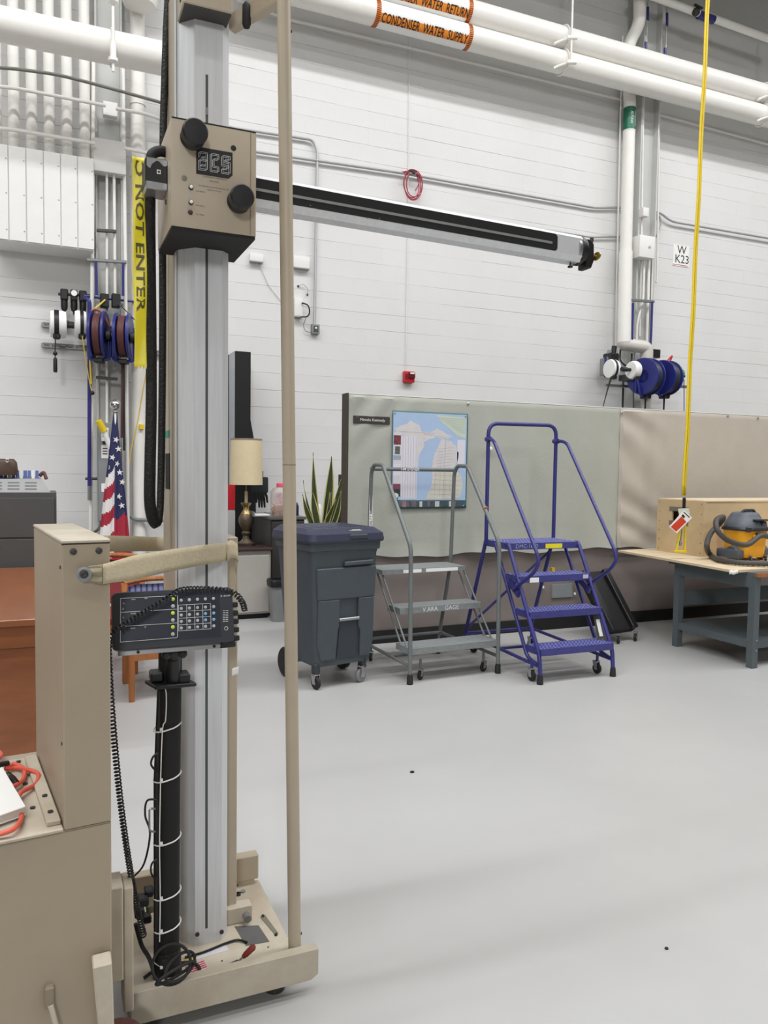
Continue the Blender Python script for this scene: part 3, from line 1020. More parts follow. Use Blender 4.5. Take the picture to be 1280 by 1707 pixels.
for x_, l_ in ((174, 'black receptacle box above the left blue hose reel'), (193, 'black receptacle box above the right blue hose reel')):
    p = wp(x_, 502, .36)
    MB().box(p, (.085, .1, .14)).build('receptacle', M_BLACK, None, l_, 'receptacle', bev=.008)

# left reels
white_reel('cord_reel', 'white cord reel with a black plug hanging below it', wp(97, 541, .3), .142, .165, M_BLACK, [wp(93, 558, .42), wp(92, 575, .42), wp(92, 596, .42)], ('plug', M_BLACK), face=1)
white_reel('cord_reel', 'white cord reel with a yellow cord next to the blue reels', wp(134, 541, .3), .142, .12, M_BLACK, [wp(137, 560, .42), wp(143, 600, .42), wp(150, 640, .4), wp(154, 655, .4)], ('ball', M_YCORD), face=-1)
hose_reel('blue hose reel with maroon hose next to the white reels', wp(165, 558, .5), .235, .11, .0, rz=-.25)
hose_reel('blue hose reel with maroon hose beside the wide vertical pipe', wp(206, 561, .5), .235, .11, .9, rz=-.25)
wtube('extension_cord', 'yellow cord arching from the receptacle to the left blue reel', 'cord', [(175, 500, .42), (160, 513, .5), (148, 522, .5), (147, 545, .5), (152, 640, .42)], .009, M_YCORD, .45, fil=.25, n=6)
wtube('hose_loop', 'maroon hose arching over the left blue reel', 'hose', [(150, 525, .5), (158, 514, .55), (170, 520, .55), (183, 545, .5)], .013, mat('rose_hose', (160, 92, 82), .5), .5, fil=.25)
wtube('extension_cord', 'thin black cord from the right receptacle to the yellow tape', 'cord', [(197, 506, .42), (212, 520, .45), (226, 535, .45)], .006, M_BLACK, .45, fil=.2, n=6)
wtube('extension_cord', 'thin yellow cord hanging behind the black cable sleeve', 'cord', [(256, 560, .3), (240, 640, .3), (228, 710, .3), (219, 745, .3), (212, 800, .3)], .006, M_YCORD, .3, fil=.2, n=6)
wtube('hose_drop', 'maroon hose hanging from the right blue reel with a brass end', 'hose', [(204, 602, .45), (203, 730, .45)], .013, M_BROWNH, .45, n=8)

# disconnect switch behind the flag
a, b = wp(163, 868, .3), wp(192, 706, .3)
t = thing('disconnect_switch', 'tall grey electrical switch box with white notices behind the flag', 'switch box', ((a.x + b.x) / 2, YW - .3, a.z))
MB().bb((a.x, YW - .42, a.z), (b.x, YW - .24, b.z)).build('enclosure', M_GBOX, t, w=True, bev=.008)
for (y0, y1, m_) in ((713, 735, M_WHITE), (742, 764, M_WHITE), (806, 820, M_WHITE)):
    p0, p1 = wp(169, y1, .43), wp(181, y0, .43)
    nb = MB().bb((p0.x, YW - .424, p0.z), (p1.x, YW - .419, p1.z)).build('notice', m_, t, w=True, sm=False)
    if y0 != 806:
        m = MB()
        for k in range(3):
            zz = p1.z - (p1.z - p0.z) * (.25 + .2 * k)
            m.bb((p0.x + .012, YW - .4255, zz - .006), (p1.x - .012, YW - .4235, zz + .004))
        m.build('print_lines', M_INK, nb, w=True, sm=False)
MB().bar(wp(171, 738, .45), wp(178, 738, .45), .02, .03).build('notice_strip', M_INK, t, w=True)
t = thing('capped_tube', 'white tube with a yellow cap leaning at the grey switch box', 'tube', wp(183, 748, .5))
MB().tube([wp(184, 748, .48), wp(173, 717, .5)], .026, 12).build('tube_body', M_WHITE, t, w=True)
MB().tube([wp(173.5, 719, .5), wp(164, 701, .52)], [.036, .034], 12).build('cap', M_YEL, t, w=True)
MB().bar(wp(232, 711, .29), wp(240, 712, .285), .03, .05).build('yellow_marker', M_YEL, None, 'small yellow marker on the wide vertical pipe', 'marker')
wtube('pipe_bracket', 'dark curved bracket low on the wide vertical pipe', 'bracket', [(217, 861, .25), (226, 866, .3), (276, 868, .3)], .02, M_GBOX, .3, fil=.1)
wtube('floor_cables', 'bundle of dark cables at the foot of the grey switch box', 'cable', [(172, 868, .35), (163, 884, .4), (155, 888, .5), (150, 900, .6)], .014, M_DKGREY, .4, fil=.2, n=6)

# ------------------------------------------------------------------ coordinate measuring machine
def lean(z):
    return -.0008 * (z - .113)


mach = thing('measuring_machine', 'tall beige and aluminium measuring machine with long horizontal arm', 'machine', (.42, 2.33, 0))
ZP = .113
MB().bb((.19, 2.115, .045), (.655, 2.56, ZP)).build('base_plate', M_BEIGED, mach, w=True, bev=.004)
for q in ((.6, 2.15), (.6, 2.5), (.25, 2.5), (.25, 2.2)):
    MB().cyl((*q, 0), (*q, .05), .03, n=14).build('levelling_foot', M_DKSTEEL, mach, w=True)
Mx = MB()
Mx.prism([(.19, .133), (.712, .133), (.712, .056), (.69, .042), (.19, .042)], .032, Mat((0, 2.115, 0), (1, 0, 0), (0, 0, 1), (0, -1, 0)))
Mx.build('front_bar', M_BEIGED, mach, w=True, bev=.002)
MB().bb((.2, 2.535, .128), (.648, 2.575, .212)).build('rear_bar', M_BEIGE, mach, w=True, bev=.003)
MB().bb((.58, 2.54, .1), (.635, 2.57, .13)).build('bar_foot', M_BEIGE, mach, w=True)


def ring(z, pts):
    return [V((x + lean(z), y, z)) for x, y in pts]


colp = [(.388, 2.26), (.466, 2.26), (.487, 2.283), (.487, 2.345), (.345, 2.345), (.345, 2.318), (.352, 2.300), (.384, 2.266)]
colm = MB().loft([ring(ZP, colp), ring(3.0, colp)]).build('column', M_ALU, mach, w=True, sm=False, label='aluminium column extrusion')
# groove down the column face
p0, p1 = .16, 2.62
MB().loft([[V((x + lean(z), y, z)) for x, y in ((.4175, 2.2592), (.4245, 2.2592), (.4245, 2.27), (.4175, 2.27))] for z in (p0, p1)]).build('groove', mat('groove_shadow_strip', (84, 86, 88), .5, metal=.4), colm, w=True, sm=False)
for zz in (2.18, 2.47, 2.52):
    MB().box((.421 + lean(zz), 2.2585, zz), (.006, .004, .02)).build('slot_bolt', M_STEEL, colm, w=True)
for sx in (.3465, .4882):
    MB().loft([[V((x + lean(z), y, z)) for x, y in ((sx - .0012, 2.31), (sx + .0012, 2.31), (sx + .0012, 2.322), (sx - .0012, 2.322))] for z in (ZP, 3.0)]).build('edge_line', M_ALUD, colm, w=True, sm=False)
for q in ((.394, .148), (.466, .139)):
    MB().lathe([(.0065, 0), (.0065, .004), (.004, .005)], 10, alongy((q[0], 2.261, q[1]))).build('bolt', M_DKSTEEL, colm, w=True)
hp = [(.345, 2.345), (.508, 2.345), (.508, 2.60), (.345, 2.60)]
hs = MB().loft([ring(ZP, hp), ring(2.9, [(x if x < .4 else .49, y) for x, y in hp])]).build('column_housing', M_BEIGE, mach, w=True, bev=.003)
for (a, b, c, d, m_, n_) in ((273.5, 282, 756, 815, M_BLACKM, 'black_sticker'), (275, 284, 718, 729, mat('teal_sticker', (60, 150, 125), .6), 'teal_sticker')):
    z0, z1 = W(277, d, 2.5).z, W(277, c, 2.5).z
    xx = .345 + lean((z0 + z1) / 2) - .0008
    MB().bb((xx - .0006, 2.45, z0), (xx + .002, 2.54, z1)).build(n_, m_, hs, w=True, sm=False)
MB().bb((.4885, 2.347, ZP), (.531, 2.45, 1.315)).build('rear_post', M_BEIGE, mach, w=True, bev=.003)
MB().bb((.47, 2.325, ZP), (.575, 2.365, .165)).build('stop_block', M_BEIGED, mach, w=True, bev=.003)
MB().cyl((.555, 2.345, .135), (.555, 2.30, .135), .012, n=12).build('stop_pin', M_STEEL, mach, w=True)

# guard post
ga, gb = V((.655, 2.134, ZP)), V((.603, 2.134, 2.8))
gpost = MB().tube([ga, ga + (gb - ga) * 1.16], .0186, 20).build('guard_post', M_BEIGE, mach, w=True)
zj = .43
gc = ga + (gb - ga) * ((W(484, 775, 2.134).z - ga.z) / (gb.z - ga.z))
MB().cyl(gc - V((0, 0, .0015)), gc + V((0, 0, .0015)), .0188, n=20).build('joint_ring', mat('dark_beige', (140, 128, 110), .5), gpost, w=True)
for zz, a_ in ((.16, 0.2), (2.72, .3)):
    pt = ga + (gb - ga) * ((zz - ga.z) / (gb.z - ga.z))
    MB().cyl(pt, pt + V((.021, -.004, 0)), .004, n=8).build('grub_screw', M_INK, gpost, w=True)

# base plate furniture
def on_plate(poly, name, m_, h=.0012, par=None):
    P = [F(a, b, ZP) for a, b in poly]
    mm = MB()
    n = len(P)
    vs = [V((p.x, p.y, ZP - .0005)) for p in P] + [V((p.x, p.y, ZP + h)) for p in P]
    mm.add(vs, [tuple(range(n - 1, -1, -1)), tuple(range(n, 2 * n))] + [(i, (i + 1) % n, n + (i + 1) % n, n + i) for i in range(n)])
    return mm.build(name, m_, par or mach, w=True, sm=False)


on_plate([(391, 1545), (431, 1543), (449, 1570), (410, 1577)], 'grey_pad', mat('grey_foam', (92, 90, 90), .8))
on_plate([(434, 1530), (441, 1525), (464, 1556), (460, 1561)], 'slot', mat('slot_steel', (128, 122, 110), .5, metal=.3))
for q in ((438, 1527), (460, 1558)):
    MB().cyl(F(*q, ZP + .001), F(*q, ZP + .004), .005, n=10).build('slot_screw', M_INK, mach, w=True)
for q in ((397, 1492), (412, 1514), (362, 1540)):
    p = F(*q, ZP)
    MB().lathe([(.009, 0), (.009, .007), (.005, .007), (.005, .003), (1e-5, .003)], 12, Matrix.Translation((p.x, p.y, ZP))).build('cap_screw', M_DKSTEEL, mach, w=True)
for q in ((405, 1487),):
    p = F(*q, ZP)
    MB().lathe([(.008, 0), (.008, .005), (1e-5, .005)], 10, Matrix.Translation((p.x, p.y, ZP))).build('plug', M_GBOX, mach, w=True)
for q in ((447, 1579), (455, 1592), (370, 1602), (378, 1616), (470, 1588)):
    p = F(*q, ZP)
    MB().cyl((p.x, p.y, ZP), (p.x, p.y, ZP + .001), .0028, n=8).build('hole', M_INK, mach, w=True)
st = on_plate([(321, 1592), (376, 1575), (382, 1584), (327, 1600)], 'data_sticker', mat('pale_sticker', (200, 196, 200), .5))
st2 = on_plate([(305, 1597), (321, 1592), (326, 1601), (309, 1604)], 'yellow_sticker', mat('mustard_sticker', (176, 160, 84), .5))
st3 = on_plate([(309, 1613), (340, 1602), (346, 1614), (312, 1626)], 'warning_sticker', mat('pink_sticker', (226, 206, 206), .5))
for k in range(4):
    y0 = k / 4
    A = [(309 + 3 * y0, 1613 + 13 * y0), (340 + 6 * y0, 1602 + 12 * y0), (340 + 6 * (y0 + .14), 1602 + 12 * (y0 + .14)), (309 + 3 * (y0 + .14), 1613 + 13 * (y0 + .14))]
    on_plate(A, 'red_line', mat('magenta_red', (176, 50, 74), .5), .0018, st3)
on_plate([(380, 1607), (396, 1600), (397, 1603), (382, 1610)], 'lever_slot', M_INK)
lv0, lv1 = F(398, 1602, ZP), W(424, 1577, F(410, 1602, ZP).y - .01)
MB().cyl(lv0, lv0 + (lv1 - lv0) * .4, .003, n=8).build('lever_shaft', M_STEEL, mach, w=True)
lvd = (lv1 - lv0)
MB().tube([lv0 + lvd * .28, lv0 + lvd * .45, lv0 + lvd * .9, lv0 + lvd * 1.0], [.006, .0085, .0095, .006], 12).build('lever_grip', mat('worn_red_grip', (120, 44, 34), .5, var=.2), mach, w=True)

# carriage
CY = 2.11
cx0, cx1 = .30, .5235
cz0, cz1 = 2.150, 2.425
car = MB().bb((cx0, CY, cz0), (cx1, 2.375, cz1)).build('carriage', M_BEIGE, mach, w=True, bev=.0035, seg=2)
MB().bb((cx0 + .002, CY + .002, cz0 - .008), (cx1 - .002, 2.373, cz0 + .001)).build('underside', M_BLACKM, car, w=True, sm=False)
MB().bb((cx0 + .002, CY - .0006, cz1 - .003), (cx1 - .002, CY + .003, cz1 + .0006)).build('top_seam', M_INK, car, w=True, sm=False)
MB().bb((cx1 - .0165, CY - .0012, cz0 + .003), (cx1 - .0145, CY + .003, cz1 - .003)).build('fold_line', MATS['dark_beige'], car, w=True, sm=False)
for q, hw in (((320, 231), .032), ((397, 337), .031)):
    p = W(*q, CY)
    kn = MB().lathe([(.026, 0), (.031, .002), (.031, .006), (.026, .009), (.0265, .02), (hw, .024), (hw + .001, .05), (hw - .003, .055), (1e-5, .056)], 28, alongy(p)).build('knob', M_BLACK, car, w=True)
    MB().lathe([(.0267, .011), (.0272, .013), (.0272, .018), (.0267, .02)], 24, alongy(p)).build('knob_collar', M_NAVYBLK, kn, w=True)
for q, r_, m_ in (((389, 247), .0062, M_INK), ((307, 297), .006, MATS['slot_steel'])):
    p = W(*q, CY)
    MB().lathe([(r_ + .0012, 0), (r_ + .001, .0015), (r_, .0018), (1e-5, .0012)], 16, alongy(p)).build('bush', m_, car, w=True)
for q, m_ in (((318, 313), M_WHITE), ((318, 338), M_WHITE), ((317, 354), M_BROWNH)):
    p = W(*q, CY)
    bt = MB().lathe([(.0062, 0), (.0062, .003), (.005, .004), (.005, .007)], 16, alongy(p)).build('button', M_DKSTEEL, car, w=True)
    MB().lathe([(.0042, .0065), (.0042, .009), (.002, .0105), (1e-5, .0108)], 16, alongy(p)).build('button_cap', m_, bt, w=True)
# logo plate: three block letters drawn in double lines
pl = W(357.5, 272, CY)
lw, lh = .0475, .0345
lp = MB().prism([(-lw, -lh), (lw - .011, -lh), (lw, -lh + .010), (lw, lh), (-lw + .011, lh), (-lw, lh - .010)], .0012, front(pl)).build('logo_plate', M_INK, car, w=True, sm=False)
Mlg = front(pl + V((0, -.0014, 0)))
lg = MB()


def seg2(x0, y0, x1, y1, t=.0009):
    d = V((x1 - x0, y1 - y0))
    n = V((-d.y, d.x)).normalized() * t / 2
    lg.add([(x0 - n.x, y0 - n.y, 0), (x1 - n.x, y1 - n.y, 0), (x1 + n.x, y1 + n.y, 0), (x0 + n.x, y0 + n.y, 0)], [(0, 1, 2, 3)], Mlg)


def glyph(cx, strokes):
    for k, (dx, dy) in enumerate(((0, 0), (.0036, .0036))):
        for (a, b, c, d) in strokes:
            seg2(cx + a * .0096 - .002 + dx, b * .0215 - .002 + dy, cx + c * .0096 - .002 + dx, d * .0215 - .002 + dy)
    for (a, b, c, d) in strokes:
        for (u, v) in ((a, b), (c, d)):
            seg2(cx + u * .0096 - .002, v * .0215 - .002, cx + u * .0096 + .0016, v * .0215 + .0016, .0007)


glyph(-.030, [(-1, 1, 1, 1), (1, 1, 1, -1), (1, -1, -1, -1), (-1, -1, -1, .1), (-1, .1, 1, .1), (-.3, .45, .4, .45), (-.5, -.5, .5, -.5), (-1, 1, -1, .45)])
glyph(0, [(1, 1, -1, 1), (-1, 1, -1, -1), (-1, -1, 1, -1), (1, -1, 1, -.45), (1, -.45, -.3, -.45), (-.3, -.45, -.3, .45), (-.3, .45, 1, .45), (1, .45, 1, 1)])
glyph(.030, [(1, 1, -1, 1), (-1, 1, -1, -.1), (-1, -.1, .4, -.1), (.4, -.1, .4, -.5), (.4, -.5, -1, -.5), (-1, -.5, -1, -1), (-1, -1, 1, -1), (1, -1, 1, .3), (1, .3, -.3, .3), (-.3, .3, -.3, .6), (-.3, .6, 1, .6), (1, .6, 1, 1)])
lg.build('logo_lines', M_WINK, lp, w=True, sm=False)
for (s_, px, py, sz, al) in (('COORDINATE MEASURING', 358, 297, .0052, 'CENTER'), ('MACHINE', 357, 303, .0052, 'CENTER'),
                             ('AUTOMATED COMPUTER SERVICES, INC.', 357, 313, .0044, 'CENTER'), ('MADE IN THE USA', 357, 318, .0044, 'CENTER'),
                             ('AXIS BRAKE', 326, 318, .0044, 'LEFT'), ('AXIS BRAKE', 326, 342, .0044, 'LEFT'), ('FULL SPEED', 326, 357, .0044, 'LEFT')):
    p = W(px, py, CY - .0008)
    MB().text(s_, sz, front(p), al).build('panel_lettering', mat('grey_ink', (84, 78, 70), .6), car, w=True, sm=False)
for q in ((250, 335), (262, 333)):
    p = W(*q, 2.2)
    MB().cyl((cx0 - .002, p.y, p.z), (cx0 + .002, p.y, p.z), .004, n=8).build('side_screw', M_INK, car, w=True)
# connector box on the left flank and its elbow
bx = MB().bb((.243, 2.17, W(250, 315, 2.2).z), (.301, 2.25, W(250, 268, 2.2).z)).build('connector_box', M_BLACK, car, w=True, bev=.004)
MB().bb((.244, 2.168, W(250, 318, 2.2).z - .004), (.300, 2.252, W(250, 318, 2.2).z + .016)).build('connector_skirt', M_STEEL, car, w=True, bev=.003)
zt = W(250, 268, 2.2).z
MB().grid(lambda u, v: (.2465 + .052 * u, 2.1693, zt - .004 - (.010 + .006 * math.sin(u * 9) + .010 * (1 if u < .2 else 0)) * (1 - v)), 12, 2).build('worn_edge', M_STEEL, bx, w=True, sm=False)
lc = V((.277, 2.1692, (zt + W(250, 315, 2.2).z) / 2))
MB().bb(lc + V((-.005, -.0006, -.005)), lc + V((.005, .0006, .006))).build('box_mark', M_WINK, bx, w=True, sm=False)
MB().bb(lc + V((-.0025, -.001, -.002)), lc + V((.003, .0003, .003))).build('box_mark_core', M_INK, bx, w=True, sm=False)
MB().tube(smoothpts([(.262, 2.21, zt - .005), (.265, 2.21, zt + .02), (.285, 2.215, zt + .035), (.31, 2.22, zt + .036)], 5), .014, 12).build('cable_elbow', M_RUB, car, w=True)

# horizontal arm
AY0 = 2.27
za, zb_ = 2.332, 2.306
xa_, xb_ = .44, 1.722
hh = .0445
prof = [(AY0 + .013, hh), (AY0 + .065, hh), (AY0 + .078, hh - .013), (AY0 + .078, -hh + .013), (AY0 + .065, -hh), (AY0 + .016, -hh), (AY0, -hh + .017), (AY0, hh - .012)]


def az(x):
    return za + (zb_ - za) * (x - .571) / (xb_ - .571)


arm = MB().loft([[V((x, y, az(x) + z)) for y, z in prof] for x in (xa_, xb_)]).build('arm', M_ALU, mach, w=True, sm=False, label='aluminium arm with black inlaid track')
xe = W(929, 405, AY0).x
rp = []
h0, h1 = hh - .013, -hh + .019
rc = (h0 - h1) / 2
zc_ = (h0 + h1) / 2
pts = [(xa_, h1), (xe - .012, h1)] + [(xe - .012 + .012 * math.sin(a), zc_ - (rc - .012) - .012 * math.cos(a)) for a in (.4, .8, 1.2)] + [(xe, zc_ - (rc - .012)), (xe, zc_ + (rc - .012))] + [(xe - .012 + .012 * math.cos(a), zc_ + (rc - .012) + .012 * math.sin(a)) for a in (.4, .8, 1.2)] + [(xe - .012, h0), (xa_, h0)]
m = MB()
n = len(pts)
m.add([V((x, AY0 - .0012, az(x) + z)) for x, z in pts] + [V((x, AY0 + .004, az(x) + z)) for x, z in pts], [tuple(range(n)), tuple(range(2 * n - 1, n - 1, -1))] + [(i, n + i, n + (i + 1) % n, (i + 1) % n) for i in range(n)])
m.build('inlay', M_BLACKM, arm, w=True, sm=False)
xs2 = W(920, 408, AY0).x
m = MB()
m.add([V((x, AY0 - .002, az(x) + z)) for x, z in ((xa_, .0035), (xs2, .0035), (xs2, -.0045), (xa_, -.0045))] + [V((x, AY0, az(x) + z)) for x, z in ((xa_, .0035), (xs2, .0035), (xs2, -.0045), (xa_, -.0045))], [(0, 1, 2, 3), (7, 6, 5, 4), (0, 4, 5, 1), (1, 5, 6, 2), (2, 6, 7, 3), (3, 7, 4, 0)])
m.build('inlay_strip', M_ALUD, arm, w=True, sm=False)
for q in ((517, 343), (612, 364), (632, 365)):
    p = W(*q, AY0)
    MB().lathe([(.0022, 0), (.0018, .0012), (1e-5, .0014)], 8, alongy((p.x, AY0 - .0012, p.z))).build('inlay_screw', M_STEEL, arm, w=True)
# probe head at the arm end
xe = xb_
ac = V((xe, AY0 + .039, az(xe)))
pr = MB().lathe([(.046, -.004), (.05, 0), (.05, .012), (.044, .016), (.044, .024), (.035, .028)], 28, alongx(ac)).build('probe_head', M_BLACK, mach, w=True)
MB().lathe([(.0465, -.016), (.0465, -.004), (.04, -.003)], 28, alongx(ac)).build('clamp_collar', M_STEEL, pr, w=True)
MB().prism([(.028, -.06), (.05, -.06), (.062, -.03), (.06, .025), (.045, .04), (.028, .04)], .05, Mat((xe, AY0 + .065, ac.z), (1, 0, 0), (0, 0, 1), (0, -1, 0))).build('probe_block', M_BLACK, pr, w=True, bev=.003)
MB().cyl((xe + .055, AY0 + .03, ac.z + .02), (xe + .06, AY0 + .03, ac.z + .05), .007, n=10).build('clamp_screw', M_DKSTEEL, pr, w=True)
MB().lathe([(.0035, 0), (.0035, .012), (.016, .012), (.016, .017), (.006, .018), (.006, .016)], 20, Mat((xe + .06, AY0 + .02, ac.z - .012), (0, .8, .6), (-.35, .58, -.74), (.93, -.15, -.2))).build('brass_wheel', mat('brass', (150, 130, 60), .35, metal=.8), pr, w=True)
MB().lathe([(.003, 0), (.003, -.012), (.009, -.013), (.009, -.018), (1e-5, -.019)], 12, Matrix.Translation((xe - .03, AY0 + .03, ac.z - hh))).build('thumb_screw', M_BLACK, pr, w=True)

# head housing on top of the column and its brace
z0 = W(306, 3, 2.2).z
tx0, tx1 = W(306, 3, 2.2).x, W(388, 28, 2.2).x
hd = MB().bb((tx0, 2.2, z0), (tx1, 2.46, z0 + .5)).build('head_housing', M_BEIGE, mach, w=True, bev=.003)
MB().bb((tx0 + .003, 2.203, z0 - .004), (tx1 - .003, 2.457, z0 + .001)).build('housing_underside', M_DKSTEEL, hd, w=True, sm=False)
for yy in (2.25, 2.4):
    MB().cyl((tx0 - .002, yy, z0 + .03), (tx0 + .002, yy, z0 + .03), .005, n=8).build('housing_screw', M_INK, hd, w=True)
ba, bb_ = W(384, 42, 2.34), W(478, -14, 2.2)
br = MB().bar(ba, bb_, .03, .045).build('head_brace', M_BEIGE, mach, w=True, bev=.003)
p = W(411, 22, 2.28)
MB().lathe([(.006, .03), (.0125, .02), (.0125, -.03), (.009, -.04), (1e-5, -.043)], 14, Matrix.Translation(p)).build('brace_stop', M_RUB, br, w=True)

# cable sleeve hanging beside the column
pts = [V((.262, 2.22, 2.30)), V((.268, 2.28, 2.22)), W(251, 420, 2.36), W(252, 560, 2.38), W(252, 680, 2.39), W(250, 780, 2.40), W(250, 840, 2.41), W(257, 870, 2.42), W(265, 866, 2.43), W(268, 810, 2.45), W(269.5, 720, 2.46), W(271, 560, 2.47), W(271, 380, 2.47), W(272, 230, 2.47), W(275, 120, 2.47), W(278, 40, 2.47), W(280, 0, 2.47)]
sp = smoothpts(pts, 6)
rad = []
for p in sp:
    k = (2.4 - p.z) / 1.0
    rad.append(.0135 + .0035 * max(0, min(1, k)) if len(rad) < 45 else .011)
MB().tube(sp, rad, 14).build('cable_sleeve', M_SLEEVE, mach, w=True)

# yellow tape hanging from the connector
t = thing('caution_tape', 'yellow DO NOT ENTER tape hanging from the carriage connector', 'tape', W(235, 616, 2.3))
TY = 2.28
ta, tb = W(231.5, 262, TY), W(234.5, 612, TY)
hw = 10.4 * proj(ta)[2] / FPX


def tape(u, v):
    c = ta + (tb - ta) * v
    rag = (.006 * math.sin(u * 23) if v == 1 else 0)
    return (c.x + (u - .5) * 2 * hw * (1 - .08 * math.sin(v * 9)), TY + .004 * math.sin(v * 7) + .003 * math.sin(u * 3 + v * 14), c.z + rag)


MB().grid(tape, 8, 60).build('tape_strip', M_YTAPE, t, w=True, solid=.0004)
vs, fs = text_geo('DO NOT ENTER', hw * 2.15, 'LEFT', .02)
L = max(v.x for v in vs)
zs, ze = W(232, 232, TY).z, W(234, 521, TY).z
m = MB()
vv = []
for p in vs:
    q = p.x / L
    zz = zs + (ze - zs) * q
    v = (zz - ta.z) / (tb.z - ta.z)
    c = ta + (tb - ta) * v
    u = .5 + p.y / (2 * hw)
    vv.append(V((c.x + p.y * .85, TY + .004 * math.sin(v * 7) + .003 * math.sin(u * 3 + v * 14) - .0012, zz)))
keep = [f for f in fs if max(vv[i].z for i in f) < ta.z - .001]
keep.sort(key=lambda f: min(vs[i].x for i in f))
grp = []
for f in keep:
    lo, hi = min(vs[i].x for i in f), max(vs[i].x for i in f)
    if not grp or lo - grp[-1][1] > hw * .4:
        grp.append([[], hi])
    grp[-1][0].append(f)
    grp[-1][1] = max(grp[-1][1], hi)
for fl, _ in grp:
    ids = sorted({i for f in fl for i in f})
    mp_ = {i: k for k, i in enumerate(ids)}
    MB().add([vv[i] for i in ids], [tuple(mp_[i] for i in f) for f in fl]).build('lettering', mat('tape_ink', (92, 84, 34), .5), t, w=True, sm=False)

# ------------------------------------------------------------------ readout console on its black post
con = thing('control_console', 'dark digital readout console on a black post beside the column', 'console', (.285, 2.165, ZP))
pst = MB().tube([W(279, 1630, 2.165), W(281, 1300, 2.165), W(284, 1082, 2.165)], .0315, 16).build('post', M_BLACKM, con, w=True)
MB().tube([W(279, 1640, 2.165), W(279, 1580, 2.165)], [.042, .036], 16).build('post_boot', M_SLEEVE, con, w=True)
MB().tube([W(262, 1600, 2.16), W(262, 1300, 2.16), W(268, 1150, 2.16)], .010, 10).build('cable_bundle', M_BLACK, con, w=True)
for py in (1210, 1293, 1397, 1487, 1541, 1600):
    c = W(280, py, 2.165)
    tl = -.12 if py != 1600 else .1
    pts = [c + V((math.cos(a) * .0345 - (.004 if math.cos(a) < 0 else 0), math.sin(a) * .0345, math.cos(a) * .0345 * -tl * 2.2)) for a in [2 * PI * i / 24 for i in range(24)]]
    z_ = MB().tube(pts, .0021, 6, closed=True).build('cable_tie', M_WHITE, con, w=True)
    hp_ = c + V((-.022, -.031, .003))
    MB().box(hp_, (.007, .006, .007)).build('tie_head', M_WHITE, z_, w=True)
MB().tube(smoothpts([W(271, 1142, 2.13), W(277, 1155, 2.13), W(276, 1200, 2.128), W(271, 1215, 2.128), W(268, 1290, 2.128), W(266, 1400, 2.128), W(267, 1500, 2.128), W(266, 1570, 2.128)], 4), .0016, 5).build('white_wire', M_WHITE, con, w=True)
MB().tube(smoothpts([W(264, 1255, 2.14), W(255, 1262, 2.14), W(252, 1275, 2.14), W(262, 1287, 2.14)], 5), .003, 6).build('wire_loop', M_BLACK, con, w=True)
MB().tube(smoothpts([W(262, 1333, 2.12), W(245, 1335, 2.13), W(242, 1360, 2.15), W(250, 1390, 2.15), W(240, 1440, 2.18), W(222, 1462, 2.2)], 5), .0028, 6).build('wire_loop', M_BLACK, con, w=True)
MB().tube(fillet([W(259, 1348, 2.14), W(249, 1348, 2.14), W(249, 1386, 2.14), W(259, 1386, 2.14)], .01), .0028, 6).build('wire_handle', M_STEEL, con, w=True)
MB().tube(smoothpts([W(262, 1432, 2.14), W(253, 1440, 2.14), W(252, 1455, 2.14), W(260, 1468, 2.14)], 5), .0028, 6).build('wire_loop', M_BLACK, con, w=True)
# cross bracket with two sockets
pA, pB = W(250, 1142, 2.12), W(318, 1136, 2.15)
bk = MB().bar(pA, pB, .075, .010).build('shelf_bracket', M_BLACK, con, w=True, bev=.002)
for q in ((260, 1126), (305, 1128)):
    c = W(*q, 2.14)
    MB().box(c, (.032, .05, .026)).build('socket', M_BLACK, bk, w=True, bev=.004)
MB().tube([W(288, 1140, 2.13), W(289, 1080, 2.10)], .019, 14).build('swivel_post', M_BLACK, con, w=True)
MB().sphere(W(289, 1086, 2.09), .027, 10).build('swivel_ball', M_BLACK, con, w=True)
for q in ((276, 1090), (303, 1088)):
    MB().lathe([(.008, 0), (.012, .004), (.012, .016), (.006, .02)], 10, alongy(W(*q, 2.08))).build('clamp_knob', M_BLACK, con, w=True)

PC = W(292, 1030, 2.02)
tilt = math.radians(14)
ex = V((math.cos(.02), -.02, .004)).normalized()
ez = V((.02, -math.cos(tilt), math.sin(tilt))).normalized()
ey = ez.cross(ex).normalized()
MC = Mat(PC, ex, ey, ez)


def cuv(cx_, cy_):
    return ((cx_ - 597) / 1000 * .2935, -(cy_ - 345) / 400 * .1415)


hu, hv = .150, .0725
hous = MB()
rr = rrect(hu * 2, hv * 2, .012, 4)
hous.loft([[V((p.x, p.y, -.042)) for p in rr], [V((p.x, p.y, -.006)) for p in rr], [V((p.x * .985, p.y * .97, 0)) for p in rr]], MC)
hous = hous.build('housing', M_NAVYBLK, con, w=True)
u0, v0 = cuv(150, 168)
u1, v1 = cuv(985, 500)
MB().bb((u0, v1, -.002), (u1, v0, .0006), MC).build('keypad_face', mat('keypad_charcoal', (38, 42, 54), .35), hous, w=True, sm=False)


def cline(pts, th=.0009, z=.0011):
    o_ = MB()
    for (a, b) in zip(pts[:-1], pts[1:]):
        a, b = V((*cuv(*a), z)), V((*cuv(*b), z))
        o_.bar(a, b, th, .0004, (0, 0, 1), MC)
    return o_


